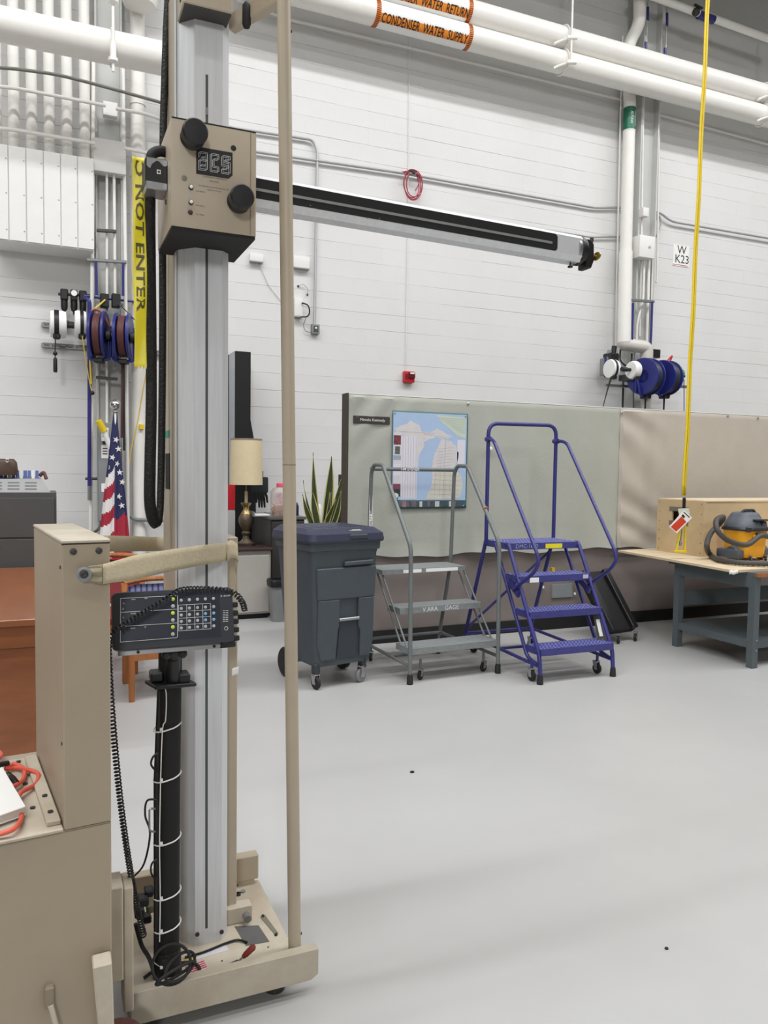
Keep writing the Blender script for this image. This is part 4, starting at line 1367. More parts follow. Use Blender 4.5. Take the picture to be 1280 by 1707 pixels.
ln = MB()
for pts in ([(150, 185), (622, 185), (610, 480), (600, 487), (140, 490), (150, 185)], [(150, 283), (615, 283)], [(148, 382), (610, 382)],
            [(628, 255), (905, 255), (900, 440), (622, 440), (628, 255)], [(628, 302), (903, 302)], [(626, 350), (902, 350)], [(624, 398), (900, 398)],
            [(697, 255), (692, 440)], [(765, 255), (760, 440)], [(835, 255), (830, 440)]):
    q = cline(pts)
    ln.v, n0 = ln.v + q.v, len(ln.v)
    ln.f += [tuple(i + n0 for i in f) for f in q.f]
    ln.mi += q.mi
ln.build('panel_lines', M_WINK, hous, w=True, sm=False)
M_KEY = mat('grey_key', (176, 178, 182), .5)
M_KEYG = mat('lime_key', (206, 222, 70), .5)
M_KEYB = mat('blue_key', (120, 170, 214), .5)
keys = []
for k, y in enumerate((210, 260, 310, 360, 410, 460)):
    keys.append((583 - k * 2.4, y, M_KEYG if k % 2 == 0 else M_KEY, 15))
for k, x in enumerate((652, 722, 792, 861, 932)):
    keys.append((x, 221, M_KEY, 13))
for r_, y in enumerate((281, 328, 374, 421)):
    for k, x in enumerate((650, 720, 790, 859, 931)):
        keys.append((x - 2 * r_, y, M_KEYB if (r_ in (1, 2) and k >= 3) else M_KEY, 13))
for (x, y, m_, r_) in keys:
    a, b = cuv(x, y)
    rm = r_ * .00031
    MB().lathe([(rm, .0005), (rm, .0022), (rm * .75, .003), (1e-5, .0031)], 12, MC @ Matrix.Translation((a, b, 0))).build('key', m_, hous, w=True)
for (s_, x, y, sz) in (('INCH', 255, 197, .0042), ('X', 175, 222, .005), ('Y', 170, 322, .005), ('Z', 168, 260, .005), ('PROBE', 250, 297, .0042), ('PRINT', 245, 400, .0042), ('MM', 358, 195, .0042), ('SP', 345, 398, .0042), ('SI  SHARP', 1040, 206, .0062)):
    a, b = cuv(x, y)
    MB().text(s_, sz, MC @ Matrix.Translation((a, b, .0012))).build('panel_lettering', M_WINK, hous, w=True, sm=False)
sd = MB()
for r_ in range(7):
    for c_ in range(2):
        a, b = cuv(1022 + c_ * 26 - r_ * 1, 315 + r_ * 13)
        sd.bb((a - .003, b - .0006, .0004), (a + .003, b + .0006, .0011), MC)
sd.build('indicator_marks', M_WINK, hous, w=True, sm=False)
a, b = cuv(1033, 445)
MB().torus((0, 0, 0), (0, 0, 1), .0045, .0006, 18, 5, M=MC @ Matrix.Translation((a, b, .001))).build('power_ring', M_WINK, hous, w=True)
for k in range(5):
    MB().bb((hu - .004, -hv + .004 + k * .022, -.045), (hu + .017, -hv + .018 + k * .022, -.02), MC).build('vent_fin', M_BLACK, hous, w=True, bev=.002)
MB().bb((hu - .035, -hv - .012, -.045), (hu + .004, -hv + .004, -.01), MC).build('corner_foot', M_BLACK, hous, w=True, bev=.003)
rl = MB().bb((-hu + .012, -hv - .012, -.03), (hu - .035, -hv + .001, -.024), MC).build('support_rail', M_STEEL, con, w=True, sm=False)
for x in (-.09, .1):
    MB().lathe([(.004, 0), (.004, .002), (1e-5, .0022)], 10, MC @ Matrix.Translation((x, -hv - .006, -.024))).build('rail_screw', M_INK, rl, w=True)


def helix(path, rad, pitch, r, n=6, per=9):
    P = [V(p) for p in path]
    L = [0]
    for a, b in zip(P[:-1], P[1:]):
        L.append(L[-1] + (b - a).length)
    tot = L[-1]
    N = int(tot / pitch * per)
    out = []
    j = 0
    u = None
    for i in range(N + 1):
        s = tot * i / N
        while j < len(L) - 2 and L[j + 1] < s:
            j += 1
        t_ = (s - L[j]) / max(1e-9, L[j + 1] - L[j])
        c = P[j].lerp(P[j + 1], t_)
        d = (P[min(j + 2, len(P) - 1)] - P[max(j - 1, 0)]).normalized()
        if u is None:
            u, w_ = frame_of(d)
        u = (u - d * u.dot(d)).normalized()
        w_ = d.cross(u)
        pk = pitch(s / tot) if callable(pitch) else pitch
        a = 2 * PI * i / per
        out.append(c + (u * math.cos(a) + w_ * math.sin(a)) * rad)
    return MB().tube(out, r, n)


cpx = [(408, 1018, 2.02), (404, 1004, 2.0), (392, 990, 1.99), (372, 984, 2.0), (335, 982, 2.0), (302, 984, 1.98), (280, 997, 1.965), (245, 1018, 1.965), (206, 1042, 1.965), (186, 1056, 1.96), (181, 1080, 1.97), (183, 1130, 1.98), (187, 1190, 1.99), (192, 1250, 2.0), (200, 1330, 2.02), (212, 1420, 2.05), (226, 1500, 2.1), (240, 1560, 2.14)]
path = smoothpts([W(*q) for q in cpx], 6)
helix(path, .0065, .0098, .0023, 6, 8).build('coiled_cord', M_BLACK, None, 'black coiled telephone style cord draped over the readout console', 'cord')
for k, (dx, dz, r_) in enumerate(((0, 0, .05), (.012, .01, .043), (-.01, .018, .055))):
    c = W(284 + 6 * k, 1600 + 8 * k, 2.1)
    pts = []
    for i in range(30):
        a = 2 * PI * i / 30
        pts.append(c + V((math.cos(a) * r_ + dx, -.02 + .03 * math.sin(a + k) - .01 * k, math.sin(a) * r_ * (.75 - .2 * k) + dz)))
    zmin = min(p.z for p in pts)
    off = max(0, ZP + .006 - zmin)
    MB().tube([p + V((0, 0, off)) for p in pts], .0042, 7, closed=True).build('cable_loop', M_RUB, None, 'dark cable looped at the foot of the console post', 'cable', 'cable loops at the console foot')
MB().tube(smoothpts([F(250, 1640, ZP + .006), F(285, 1641, ZP + .006), F(316, 1633, ZP + .006), F(333, 1618, ZP + .006), F(322, 1605, ZP + .006), F(295, 1606, ZP + .008), F(262, 1616, ZP + .01), F(240, 1630, ZP + .006)], 6), .0045, 7).build('floor_cable', M_RUB, None, 'dark cable lying in a loop on the machine base plate', 'cable')
MB().tube(smoothpts([F(308, 1596, ZP + .005), F(340, 1587, ZP + .005), F(375, 1573, ZP + .005), F(396, 1567, ZP + .005), F(412, 1571, ZP + .005)], 5), .0032, 6).build('thin_lead', M_BLACK, None, 'thin black lead running past the red lever to the grey pad', 'lead')
t = thing('plug_cluster', 'cluster of dark connectors and plugs behind the console post', 'connector', F(245, 1520, ZP))
for k, (a, b, s_) in enumerate(((238, 1500, .03), (248, 1486, .026), (232, 1520, .028), (252, 1510, .03), (244, 1530, .026))):
    MB().box(W(a, b, 2.22 + .02 * k), (s_, s_ * 1.4, s_ * .8), None).build('plug', M_BLACK if k != 3 else mat('olive_plug', (110, 108, 84), .6), t, w=True, bev=.004)
MB().tube(smoothpts([W(226, 1540, 2.2), W(236, 1575, 2.2), W(250, 1600, 2.16), W(262, 1640, 2.15)], 5), .006, 7).build('plug_lead', M_RUB, t, w=True)

# ------------------------------------------------------------------ beige wheeled cabinet at the left
CR = math.radians(7)
cart = thing('equipment_cabinet', 'beige wheeled cabinet with tall narrow column box beside the machine', 'cabinet', (.0275, 1.85, 0), CR)
ZC = .706
bd = MB().bb((-.62, 0, .1), (.102, .56, ZC)).build('lower_body', M_CABP, cart, bev=.004)
tb_ = MB().bb((0, .0, ZC), (.102, .52, 1.354)).build('column_box', M_CABP, cart, bev=.003)
MB().bb((-.0015, -.0015, 1.354), (.1035, .5215, 1.362)).build('box_lid', M_BEIGED, tb_, bev=.002)
MB().bb((.0, -.0006, 1.3525), (.102, .004, 1.3545)).build('lid_seam', M_INK, tb_, sm=False)
MB().bb((.001, -.0008, ZC - .001), (.101, .002, ZC + .001)).build('box_seam', MATS['dark_beige'], tb_, sm=False)
MB().bb((-.62, -.004, ZC), (-.002, .5, ZC + .008)).build('top_plate', M_BEIGED, cart, bev=.002)
MB().bb((-.034, .02, ZC + .008), (-.004, .48, ZC + .020)).build('angle_strip', M_BEIGED, cart, bev=.002)
for x in (.024, .078):
    MB().lathe([(.0075, 0), (.0075, .002), (.004, .004), (1e-5, .0042)], 12, alongy((x, 0, 1.336))).build('box_bolt', M_DKSTEEL, tb_)
for (x, y) in ((-.05, .14), (-.05, .3), (-.05, .47), (-.12, .03), (-.28, .03), (-.28, .47), (-.02, .07), (-.02, .17)):
    MB().lathe([(.006, 0), (.006, .004), (.003, .005), (1e-5, .005)], 10, Matrix.Translation((x, y, ZC + (.008 if x < -.04 else .02)))).build('plate_screw', M_DKSTEEL, cart)
for zz in (1.30, .90):
    MB().cyl((-.002, .02, zz), (.001, .02, zz), .004, n=8).build('side_screw', M_DKSTEEL, tb_)
# front bar, latch, flank plates, wheels
fbp = [W(153, 1600, 1.83), W(185, 1592, 1.83), W(187, 1640, 1.83), W(190, 1740, 1.83), W(166, 1740, 1.83), W(157, 1645, 1.83)]
m = MB()
n = 6
vs = [p + V((0, -.03, 0)) for p in fbp] + [p + V((0, .02, 0)) for p in fbp]
m.add(vs, [tuple(range(6)), tuple(range(11, 5, -1))] + [(i, 6 + i, 6 + (i + 1) % 6, (i + 1) % 6) for i in range(6)])
m.build('front_bar', M_BEIGED, cart, w=True, bev=.003)
c = W(82, 1668, 1.84)
MB().box(c + V((0, .0, .01)), (.02, .02, .05)).build('latch_plate', MATS['dark_beige'], cart, w=True, bev=.003)
MB().tube([c + V((.003, -.012, -.005)), c + V((.018, -.02, -.07))], .006, 8).build('latch_pin', M_BEIGED, cart, w=True)
for (a, b, c_, d, yy, n_) in ((184, 206, 1478, 1640, 2.0, 'flank_plate'), (206, 223, 1478, 1690, 2.02, 'flank_plate')):
    p0, p1 = W(a, d, yy), W(b, c_, yy)
    MB().bb((p0.x + .001, yy, p0.z), (p1.x - .001, yy + .085, p1.z)).build(n_, M_BEIGED, cart, w=True, bev=.003)
wh = W(192, 1722, 1.95)
MB().lathe([(.03, -.03), (.05, -.03), (.072, -.026), (.078, -.018), (.078, .018), (.072, .026), (.05, .03), (.03, .03)], 36, alongy((wh.x, 1.95, .079))).build('wheel', mat('maroon_wheel', (84, 52, 46), .35), cart, w=True)
MB().lathe([(1e-5, .034), (.02, .034), (.045, .03), (.045, -.03)], 24, alongy((wh.x, 1.95, .079))).build('wheel_hub', M_GBOX, cart, w=True)
for xx in (-.55, -.02):
    MB().lathe([(.03, -.03), (.072, -.026), (.078, -.018), (.078, .018), (.072, .026), (.03, .03)], 28, alongy((xx, .5, .079))).build('wheel', MATS['maroon_wheel'], cart)
MB().lathe([(.03, -.03), (.072, -.026), (.078, -.018), (.078, .018), (.072, .026), (.03, .03)], 28, alongy((-.55, .08, .079))).build('wheel', MATS['maroon_wheel'], cart)

# webbing strap between box and column
M_WEB = mat('beige_webbing', (190, 178, 150), .8, var=.06, scale=60, bump=.25, bscale=160)
t = thing('webbing_strap', 'beige webbing strap tying the cabinet box to the column', 'strap', W(140, 990, 1.84))
s0, s1 = W(172, 957, 1.845), W(378, 920, 2.245)
hw0 = .028


def strap(u, v):
    c = s0.lerp(s1, u)
    w_ = hw0 * (.75 + .25 * min(1, u * 5)) * (1.05 - .1 * u)
    return c + V((.0, -.003 * math.sin(u * 6), (v - .5) * 2 * w_ + .004 * math.sin(u * 3.1)))


MB().grid(strap, 30, 4).build('front_run', M_WEB, t, w=True, solid=.003)
MB().grid(lambda u, v: W(170 - 8 * u, 957 + 1 * u, 1.842).lerp(W(148, 956, 1.842), u) + V((0, -.002 - .003 * math.sin(v * 12), (v - .5) * 2 * (.021 * (1 - u) + .016 * u))), 6, 8).build('gathered_end', mat('dark_webbing', (150, 142, 118), .8, bump=.3), t, w=True, solid=.003)
c = W(140, 957, 1.84)
gr = MB().lathe([(.008, .001), (.0135, .002), (.0165, .004), (.0165, .0065), (.012, .008), (.008, .005)], 20, alongy(c)).build('ring_end', M_GBOX, t, w=True)
MB().lathe([(.0085, .001), (.0085, .007), (.005, .008), (1e-5, .006)], 14, alongy(c)).build('ring_bolt', M_DKSTEEL, gr, w=True)
p0, p1, p2 = s1, W(392, 918, 2.27), W(386, 945, 2.30)
MB().grid(lambda u, v: smoothpts([p0, W(386, 915, 2.245), W(396, 922, 2.26), W(390, 938, 2.29), W(393, 975, 2.32)], 6)[int(round(u * 24))] + V((0, .012 * (v - .5), (v - .5) * (.054 - .02 * u))), 24, 3).build('turned_end', M_WEB, t, w=True, solid=.003)
b0, b1 = W(172, 906, 2.3), W(272, 907, 2.64)
MB().grid(lambda u, v: b0.lerp(b1, u) + V((0, 0, (v - .5) * .046)), 12, 2).build('rear_run', M_WEB, t, w=True, solid=.003)
p = W(392, 1121, 2.343)
MB().grid(lambda u, v: p + V((-.010 + .02 * u, .003 * math.sin(u * 4), (v - .5) * .024 + .006 * u)), 4, 3).build('paper_tag', M_WHITE, None, 'small white paper tag taped to the column housing', 'tag', solid=.0005)

# binder and orange hose on the cabinet
q = [F(-20, 1290, ZC + .035), F(4, 1278, ZC + .035), F(43, 1344, ZC + .035), F(-20, 1366, ZC + .035)]
t = thing('white_binder', 'white binder lying on the beige cabinet over the orange hose', 'binder', (q[3].x, q[3].y, ZC + .012))
for n_, z0_, z1_, ins in (('bottom_cover', ZC + .013, ZC + .016, 0), ('pages', ZC + .016, ZC + .032, .006), ('top_cover', ZC + .032, ZC + .035, 0)):
    cc = sum(q, V()) / 4
    pp = [V((a.x, a.y, 0)).lerp(V((cc.x, cc.y, 0)), ins * 6) for a in q]
    m = MB()
    m.add([V((a.x, a.y, z0_)) for a in pp] + [V((a.x, a.y, z1_)) for a in pp], [(0, 1, 2, 3), (7, 6, 5, 4), (0, 4, 5, 1), (1, 5, 6, 2), (2, 6, 7, 3), (3, 7, 4, 0)])
    m.build(n_, M_WHITE if n_ != 'pages' else mat('paper_edge', (214, 214, 206), .8), t, w=True, bev=.001)
zo = ZC + .016
hp = [(-30, 1395), (0, 1390), (25, 1380), (36, 1362), (30, 1340), (34, 1322), (58, 1308), (64, 1292), (50, 1284), (28, 1280), (10, 1282), (24, 1274), (40, 1283), (38, 1300), (20, 1312), (-4, 1318), (-20, 1300), (-6, 1270), (2, 1258), (-12, 1248), (-30, 1250)]
MB().tube(smoothpts([F(a, b, zo + .004 * (k % 3)) for k, (a, b) in enumerate(hp)], 6), .0058, 10).build('orange_hose', mat('orange_hose', (214, 92, 72), .45), None, 'orange hose coiled on top of the beige cabinet', 'hose')
MB().tube([F(-8, 1276, zo + .02), F(14, 1272, zo + .016)], .007, 10).build('hose_grip', M_BLACK, None, 'black grip end lying on the orange hose', 'grip')
helix([F(12, 1290, zo + .012), F(22, 1298, zo + .012), F(28, 1306, zo + .012)], .006, .008, .0015).build('coil_lead', M_BLACK, None, 'short black coiled lead beside the white binder', 'lead')

# ------------------------------------------------------------------ nameplate and map on the partition
YF = YP - .024
p = W(620, 700, YF)
t = thing('name_plate', 'dark nameplate with white lettering beside the map', 'sign', (p.x, YF, p.z - .034))
MB().bb((-.168, 0, 0), (.168, .012, .066)).build('plate', mat('dark_plate', (58, 54, 50), .5), t, bev=.003)
m = MB()
m.text('Mintale Kennedy', .034, front((.005, -.0015, .033)))
m.build('lettering', M_WINK, t, sm=False)
MB().bb((-.15, -.001, .052), (-.12, .001, .056)).build('corner_mark', M_STEEL, t, sm=False)

ma, mb_, mc_ = W(654, 684, YF), W(780, 690, YF), W(776, 847, YF)
mw, mh = mb_.x - ma.x, ma.z - mc_.z
mp = thing('road_map', 'large road map of lakes and land pinned to the partition', 'map', (ma.x, YF, ma.z - mh))
M_TEAL = mat('teal_border', (62, 104, 104), .6)
M_WATER = mat('map_water', (164, 186, 216), .6, var=.04)
M_LAND = mat('map_land', (204, 198, 206), .6, var=.05, scale=14, rgb2=(208, 206, 200))
M_LANDY = mat('map_land_warm', (200, 198, 186), .6, var=.05, scale=14)
M_MGREEN = mat('map_green', (190, 202, 186), .6, var=.03)
M_INDEX = mat('map_index', (212, 210, 220), .6, var=.02)
M_ROAD = mat('map_roads', (150, 140, 150), .6)


def mpt(u, v, d=0.0):
    # u right, v up in 0..1; lower-left corner curls away from the wall
    k = max(0, (.10 - u) / .10) * max(0, (.13 - v) / .13)
    return V((u * mw + .05 * k, -.001 - d - .05 * k, v * mh + .07 * k))


MB().grid(lambda u, v: mpt(u, v), 24, 28).build('sheet', M_TEAL, mp, solid=.0006)


def mpoly(name, pts, m_, d):
    o_ = MB()
    # fan of small strips so that the print follows the sheet
    o_.poly([mpt(a, b, d) for a, b in pts])
    return o_.build(name, m_, mp, sm=False)


def mrect(name, u0, v0, u1, v1, m_, d, nu=10, nv=10):
    return MB().grid(lambda u, v: mpt(u0 + (u1 - u0) * u, v0 + (v1 - v0) * v, d), nu, nv).build(name, m_, mp, sm=False)


def jag(pts, amp, k=5, seed=3):
    rr = random.Random(seed)
    out = []
    n = len(pts)
    for i in range(n):
        a, b = pts[i], pts[(i + 1) % n]
        for j in range(k):
            t_ = j / k
            out.append((a[0] + (b[0] - a[0]) * t_ + rr.uniform(-amp, amp), a[1] + (b[1] - a[1]) * t_ + rr.uniform(-amp, amp)))
    return out


mrect('water_print', .012, .085, .985, .985, M_WATER, .0010, 16, 16)
mpoly('land_print', jag([(.03, .82), (.14, .86), (.24, .90), (.36, .86), (.38, .80), (.5, .79), (.58, .83), (.72, .78), (.80, .74), (.70, .73), (.55, .74), (.42, .69), (.36, .66), (.30, .72), (.2, .73), (.08, .76)], .008, 4, 1), M_LAND, .0016)
mpoly('land_print', jag([(.64, .73), (.70, .72), (.78, .70), (.84, .66), (.88, .58), (.86, .48), (.80, .42), (.86, .40), (.92, .34), (.94, .24), (.90, .12), (.46, .12), (.52, .22), (.54, .32), (.52, .42), (.54, .52), (.58, .62), (.62, .68)], .007, 4, 2), M_LAND, .0016)
mpoly('land_print', jag([(.56, .42), (.86, .40), (.93, .33), (.94, .22), (.90, .10), (.44, .10), (.53, .22), (.56, .32)], .006, 3, 6), M_LANDY, .0019)
mpoly('land_print', jag([(.38, .70), (.42, .66), (.36, .56), (.33, .42), (.32, .26), (.30, .12), (.24, .12), (.24, .70)], .006, 4, 5), M_LAND, .0014)
hat = mpoly('hatched_print', [(.56, .975), (.97, .955), (.97, .74), (.86, .76), (.76, .83), (.66, .89)], M_MGREEN, .0016)
mrect('index_print', .86, .47, .965, .72, M_INDEX, .0016, 4, 4)
idx = mrect('index_print', .12, .10, .325, .745, M_INDEX, .0018, 6, 10)
mrect('index_print', .02, .10, .12, .78, mat('map_margin', (205, 203, 206), .6), .0018, 4, 10)
rd = MB()


def mline(a, b, th, d=.0024, k=5):
    for i in range(k):
        p0 = mpt(a[0] + (b[0] - a[0]) * i / k, a[1] + (b[1] - a[1]) * i / k, d)
        p1 = mpt(a[0] + (b[0] - a[0]) * (i + 1) / k, a[1] + (b[1] - a[1]) * (i + 1) / k, d)
        n_ = V((-(p1 - p0).z, 0, (p1 - p0).x)).normalized() * th / 2
        rd.add([p0 - n_, p1 - n_, p1 + n_, p0 + n_], [(0, 1, 2, 3)])


for k in range(9):
    v = .885 - .018 * k + .06
    mline((.60 + .035 * k, v), (.965, v - .008), .0014)
for k in range(6):
    u = .14 + .034 * k
    mline((u, .11), (u, .74), .0022)
rr = random.Random(9)
for k in range(5):
    mline((.56 + .07 * k, .13), (.57 + .066 * k, .40 + .04 * (k % 2)), .0016)
for k in range(6):
    mline((.50 + .01 * k, .15 + .05 * k), (.90, .14 + .05 * k), .0016)
for k in range(7):
    a = (.58 + .04 * rr.random(), .44 + .03 * k)
    mline(a, (.78 + .06 * rr.random(), a[1] + .02), .0012)
mline((.70, .72), (.68, .12), .002)
mline((.08, .79), (.56, .78), .0014)
mline((.4, .77), (.78, .74), .0014)
rd.build('line_print', M_ROAD, mp, sm=False, kind='stuff')
for (u0, v0, u1, v1, m_) in ((.02, .655, .112, .75, mat('photo_dark', (66, 56, 62), .5, var=.5, scale=40, rgb2=(150, 70, 80))), (.02, .335, .112, .46, M_INDEX), (.02, .20, .115, .255, mat('photo_plum', (128, 70, 92), .5)), (.02, .10, .115, .2, mat('photo_green', (46, 62, 56), .5, var=.3, scale=30)), (.02, .5, .115, .545, mat('photo_bluegrey', (150, 164, 176), .5))):
    mrect('photo_print', u0, v0, u1, v1, m_, .0026, 4, 4)
mb2 = MB()
for k in range(8):
    for r_ in range(2):
        mb2.grid(lambda u, v, k=k, r_=r_: mpt(.03 + .08 * (u * .8 + .1), .56 + .01 * k + .006 * v, .0028), 1, 1)
mb2.build('print_lines', M_ROAD, mp, sm=False)
rr = random.Random(4)
strip_m = [mat('strip_a', (110, 96, 100), .5, var=.4, scale=60), mat('strip_b', (196, 190, 190), .5), mat('strip_c', (70, 84, 92), .5, var=.4, scale=60), mat('strip_d', (150, 120, 124), .5, var=.3, scale=50)]
u = .10
while u < .97:
    w_ = rr.uniform(.03, .07)
    mrect('photo_print', u, .018, min(.975, u + w_ - .004), .075, rr.choice(strip_m), .0026, 3, 3)
    u += w_
for q in ((658, 688), (776, 694), (772, 843)):
    MB().lathe([(.006, 0), (.007, .004), (.003, .008), (1e-5, .0085)], 8, alongy(W(*q, YF - .003))).build('pin', M_STEEL, mp, w=True)

# ------------------------------------------------------------------ ladders
def caster(par, name, c, r, m_w, ang=0.0, fork=True, m_f=None):
    """swivel caster whose wheel stands on z=0 (local)"""
    w_ = MB()
    T = Matrix.Translation(c) @ Matrix.Rotation(ang, 4, 'Z')
    w_.lathe([(r * .35, -r * .28), (r * .9, -r * .28), (r, -r * .16), (r, r * .16), (r * .9, r * .28), (r * .35, r * .28)], 20, T @ Mat((0, 0, r), (1, 0, 0), (0, 0, 1), (0, 1, 0)))
    wo = w_.build('caster_wheel', m_w, par)
    MB().lathe([(1e-5, -r * .32), (r * .34, -r * .31), (r * .34, r * .31), (1e-5, r * .32)], 14, T @ Mat((0, 0, r), (1, 0, 0), (0, 0, 1), (0, 1, 0))).build('wheel_hub', M_GBOX, wo)
    if fork:
        f_ = MB()
        for s in (-1, 1):
            f_.add([V((-r * .35, s * r * .38, r * .8)), V((r * .35, s * r * .38, r * .8)), V((r * .75, s * r * .38, r * 2.3)), V((-r * .25, s * r * .38, r * 2.3)),
                    V((-r * .35, s * r * .46, r * .8)), V((r * .35, s * r * .46, r * .8)), V((r * .75, s * r * .46, r * 2.3)), V((-r * .25, s * r * .46, r * 2.3))],
                   [(0, 1, 2, 3), (7, 6, 5, 4), (0, 4, 5, 1), (1, 5, 6, 2), (2, 6, 7, 3), (3, 7, 4, 0)], T)
        f_.bb((-r * .3, -r * .46, r * 2.2), (r * .8, r * .46, r * 2.4), T)
        f_.build('caster_fork', m_f or M_STEEL, par)


def tread(par, x0, x1, y0, y1, z, m_, lip=.045, name='tread', dots=None):
    o_ = MB()
    o_.bb((x0, y0, z - .006), (x1, y1, z))
    o_.bb((x0, y0, z - lip), (x1, y0 + .004, z - .006))
    o_.bb((x0, y1 - .004, z - lip), (x1, y1, z - .006))
    o_.bb((x0, y0, z - lip), (x0 + .004, y1, z - .006))
    o_.bb((x1 - .004, y0, z - lip), (x1, y1, z - .006))
    tr = o_.build(name, m_, par, sm=False)
    if dots:
        d_ = MB()
        ny = int((y1 - y0) / .028)
        nx = int((x1 - x0) / .03)
        for j in range(ny):
            for i in range(nx):
                c = V((x0 + (i + .5 + (j % 2) * .25) * (x1 - x0) / (nx + .3), y0 + (j + .5) * (y1 - y0) / ny, z))
                d_.lathe([(.009, 0), (.007, .003), (.004, .0035)], 6, Matrix.Translation(c))
        d_.build('grip_studs', dots, tr, kind='stuff')
    return tr


lf = F(683, 1141, 0)
lad = thing('rolling_ladder', 'grey three-step rolling ladder in front of the map', 'ladder', (lf.x, lf.y, 0), math.radians(3.5))
LW = .755
r_ = .0155
for k, x in enumerate((0, LW)):
    MB().tube(fillet([(x, 0, .055), (x, .015, .98), (x, .43, 1.50), (x, .47, 1.555), (x, .62, 1.56), (x, .67, 1.50), (x, .70, .76), (x, .86, .12)], .06, 6), r_, 12).build('handrail', M_GREY, lad)
    MB().lathe([(.019, 0), (.023, .004), (.021, .06), (.016, .075)], 12, Matrix.Translation((x, 0, 0))).build('rubber_foot', M_RUB, lad)
    MB().tube([(x, .005, .13), (x, .5, .14), (x, .86, .15)], .0125, 10).build('base_rail', M_GREY, lad)
    for yy, zz in ((0, 0), (.09, 0)):
        MB().cyl((x + (.012 if k == 0 else -.012), .06 + yy, .235), (x + (.012 if k == 0 else -.012), .50 + yy, .75), .0075, n=8).build('stringer_rod', M_GREY, lad)
MB().tube([(0, .68, 1.525), (LW, .68, 1.525)], r_, 12).build('top_bar', M_GREY, lad)
MB().tube([(0, .84, .15), (LW, .84, .15)], .0125, 10).build('rear_bar', M_GREY, lad)
MB().tube([(0, .3, .14), (LW, .3, .14)], .0125, 10).build('mid_bar', M_GREY, lad)
M_TREADG = mat('grey_tread', (126, 131, 131), .6, var=.12, scale=30, bump=.4, bscale=90)
tread(lad, .0, LW, .0, .22, .254, M_TREADG)
tr2 = tread(lad, .02, LW - .02, .21, .40, .508, M_TREADG)
tr3 = tread(lad, -.01, LW - .02, .44, .74, .762, M_TREADG, .035, 'platform')
for w_, x_ in (('V.ARA', .37), ('GAGE', .62)):
    MB().text(w_, .048, front((LW * x_, .2085, .484))).build('hand_lettering', M_WINK, tr2, sm=False)
for xa, xb in ((.17, .33), (.37, .66)):
    lb = MB().bb((xa, .4375, .731), (xb, .4405, .757)).build('paper_label', M_WHITE, tr3, sm=False)
m = MB()
m.text('I-M STEVER', .034, front((LW * .45, .6625, 1.525)), bold=.01)
m.build('bar_lettering', M_WINK, lad, sm=False)
MB().bb((-.013, .668, .97), (.013, .676, 1.32), Matrix.Translation((0, 0, 0))).build('paper_strip', M_WHITE, lad, sm=False)
m = MB()
m.text('SPECIALTY SUPPLY', .03, Mat((0, .6672, 1.145), (0, 0, 1), (-1, 0, 0), (0, -1, 0)))
m.build('strip_print', M_INK, lad, sm=False)
MB().torus((LW, .21, 1.235), (0, .62, .78), .0165, .004, 14, 6).build('orange_mark', M_ORANGE, lad)
for c, a in (((.13, .08, 0), .5), ((LW - .07, .09, 0), .3), ((.04, .72, 0), .9), ((LW - .09, .72, 0), .2)):
    caster(lad, 'caster', c, .033, M_RUB, a)
    MB().cyl((c[0], c[1], .075), (c[0], c[1], .15), .010, n=8).build('caster_stem', M_GREY, lad)

lf = F(900, 1141, 0)
lad = thing('rolling_ladder', 'cobalt blue four-step rolling ladder with high guard rail', 'ladder', (lf.x, lf.y, 0), math.radians(-.5))
LW = .645
SH = .242
r_ = .0155
for k, x in enumerate((0, LW)):
    s = -1 if k == 0 else 1
    MB().tube(fillet([(x, 0, .05), (x, .015, .20), (x, .46, .96), (x, .50, .962)], .05), r_, 12).build('stringer', M_BLUE, lad)
    MB().tube(fillet([(x, .04, .13), (x, .17, .16), (x, .66, .955)], .05), r_ * .9, 12).build('rear_stringer', M_BLUE, lad)
    MB().lathe([(.019, 0), (.024, .004), (.02, .055), (.0165, .07)], 12, Matrix.Translation((x, 0, 0))).build('rubber_foot', M_RUB, lad)
    MB().tube(fillet([(x, .80, 1.775), (x + s * .015, .73, 1.775), (x + s * .022, .67, 1.75), (x + s * .022, .045, .94), (x + s * .02, .02, .87), (x + s * .018, .09, .79), (x + s * .016, .36, .63)], .06, 6), .0135, 12).build('side_rail', M_BLUE, lad)
    MB().cyl((x, .77, 1.775), (x, .825, 1.775), .021, n=12).build('rail_clamp', M_BLUE, lad)
    MB().tube([(x, .80, .97), (x, 1.12, .12)], r_, 12).build('rear_leg', M_BLUE, lad)
    MB().tube([(x, .01, .125), (x, 1.10, .15)], .013, 10).build('base_rail', M_BLUE, lad)
    MB().bar((x, .30, .60), (x, .44, .68), .02, .05).build('rail_bracket', M_BLUE, lad)
MB().tube(fillet([(0, .80, .93), (0, .80, 1.90), (LW, .80, 1.905), (LW, .80, .93)], .09, 8), r_, 12).build('guard_rail', M_BLUE, lad)
MB().tube([(0, 1.10, .15), (LW, 1.10, .15)], .013, 10).build('rear_bar', M_BLUE, lad)
MB().tube([(LW, .84, .86), (0, 1.08, .2)], .011, 8).build('cross_brace', M_BLUE, lad)
MB().tube([(0, .55, .14), (LW, .55, .14)], .011, 8).build('cross_brace', M_BLUE, lad)
M_TREADB = mat('blue_tread', (58, 59, 124), .5, var=.12, scale=24, bump=.3, bscale=70)
M_STUD = mat('worn_blue_stud', (112, 116, 170), .45, metal=.2)
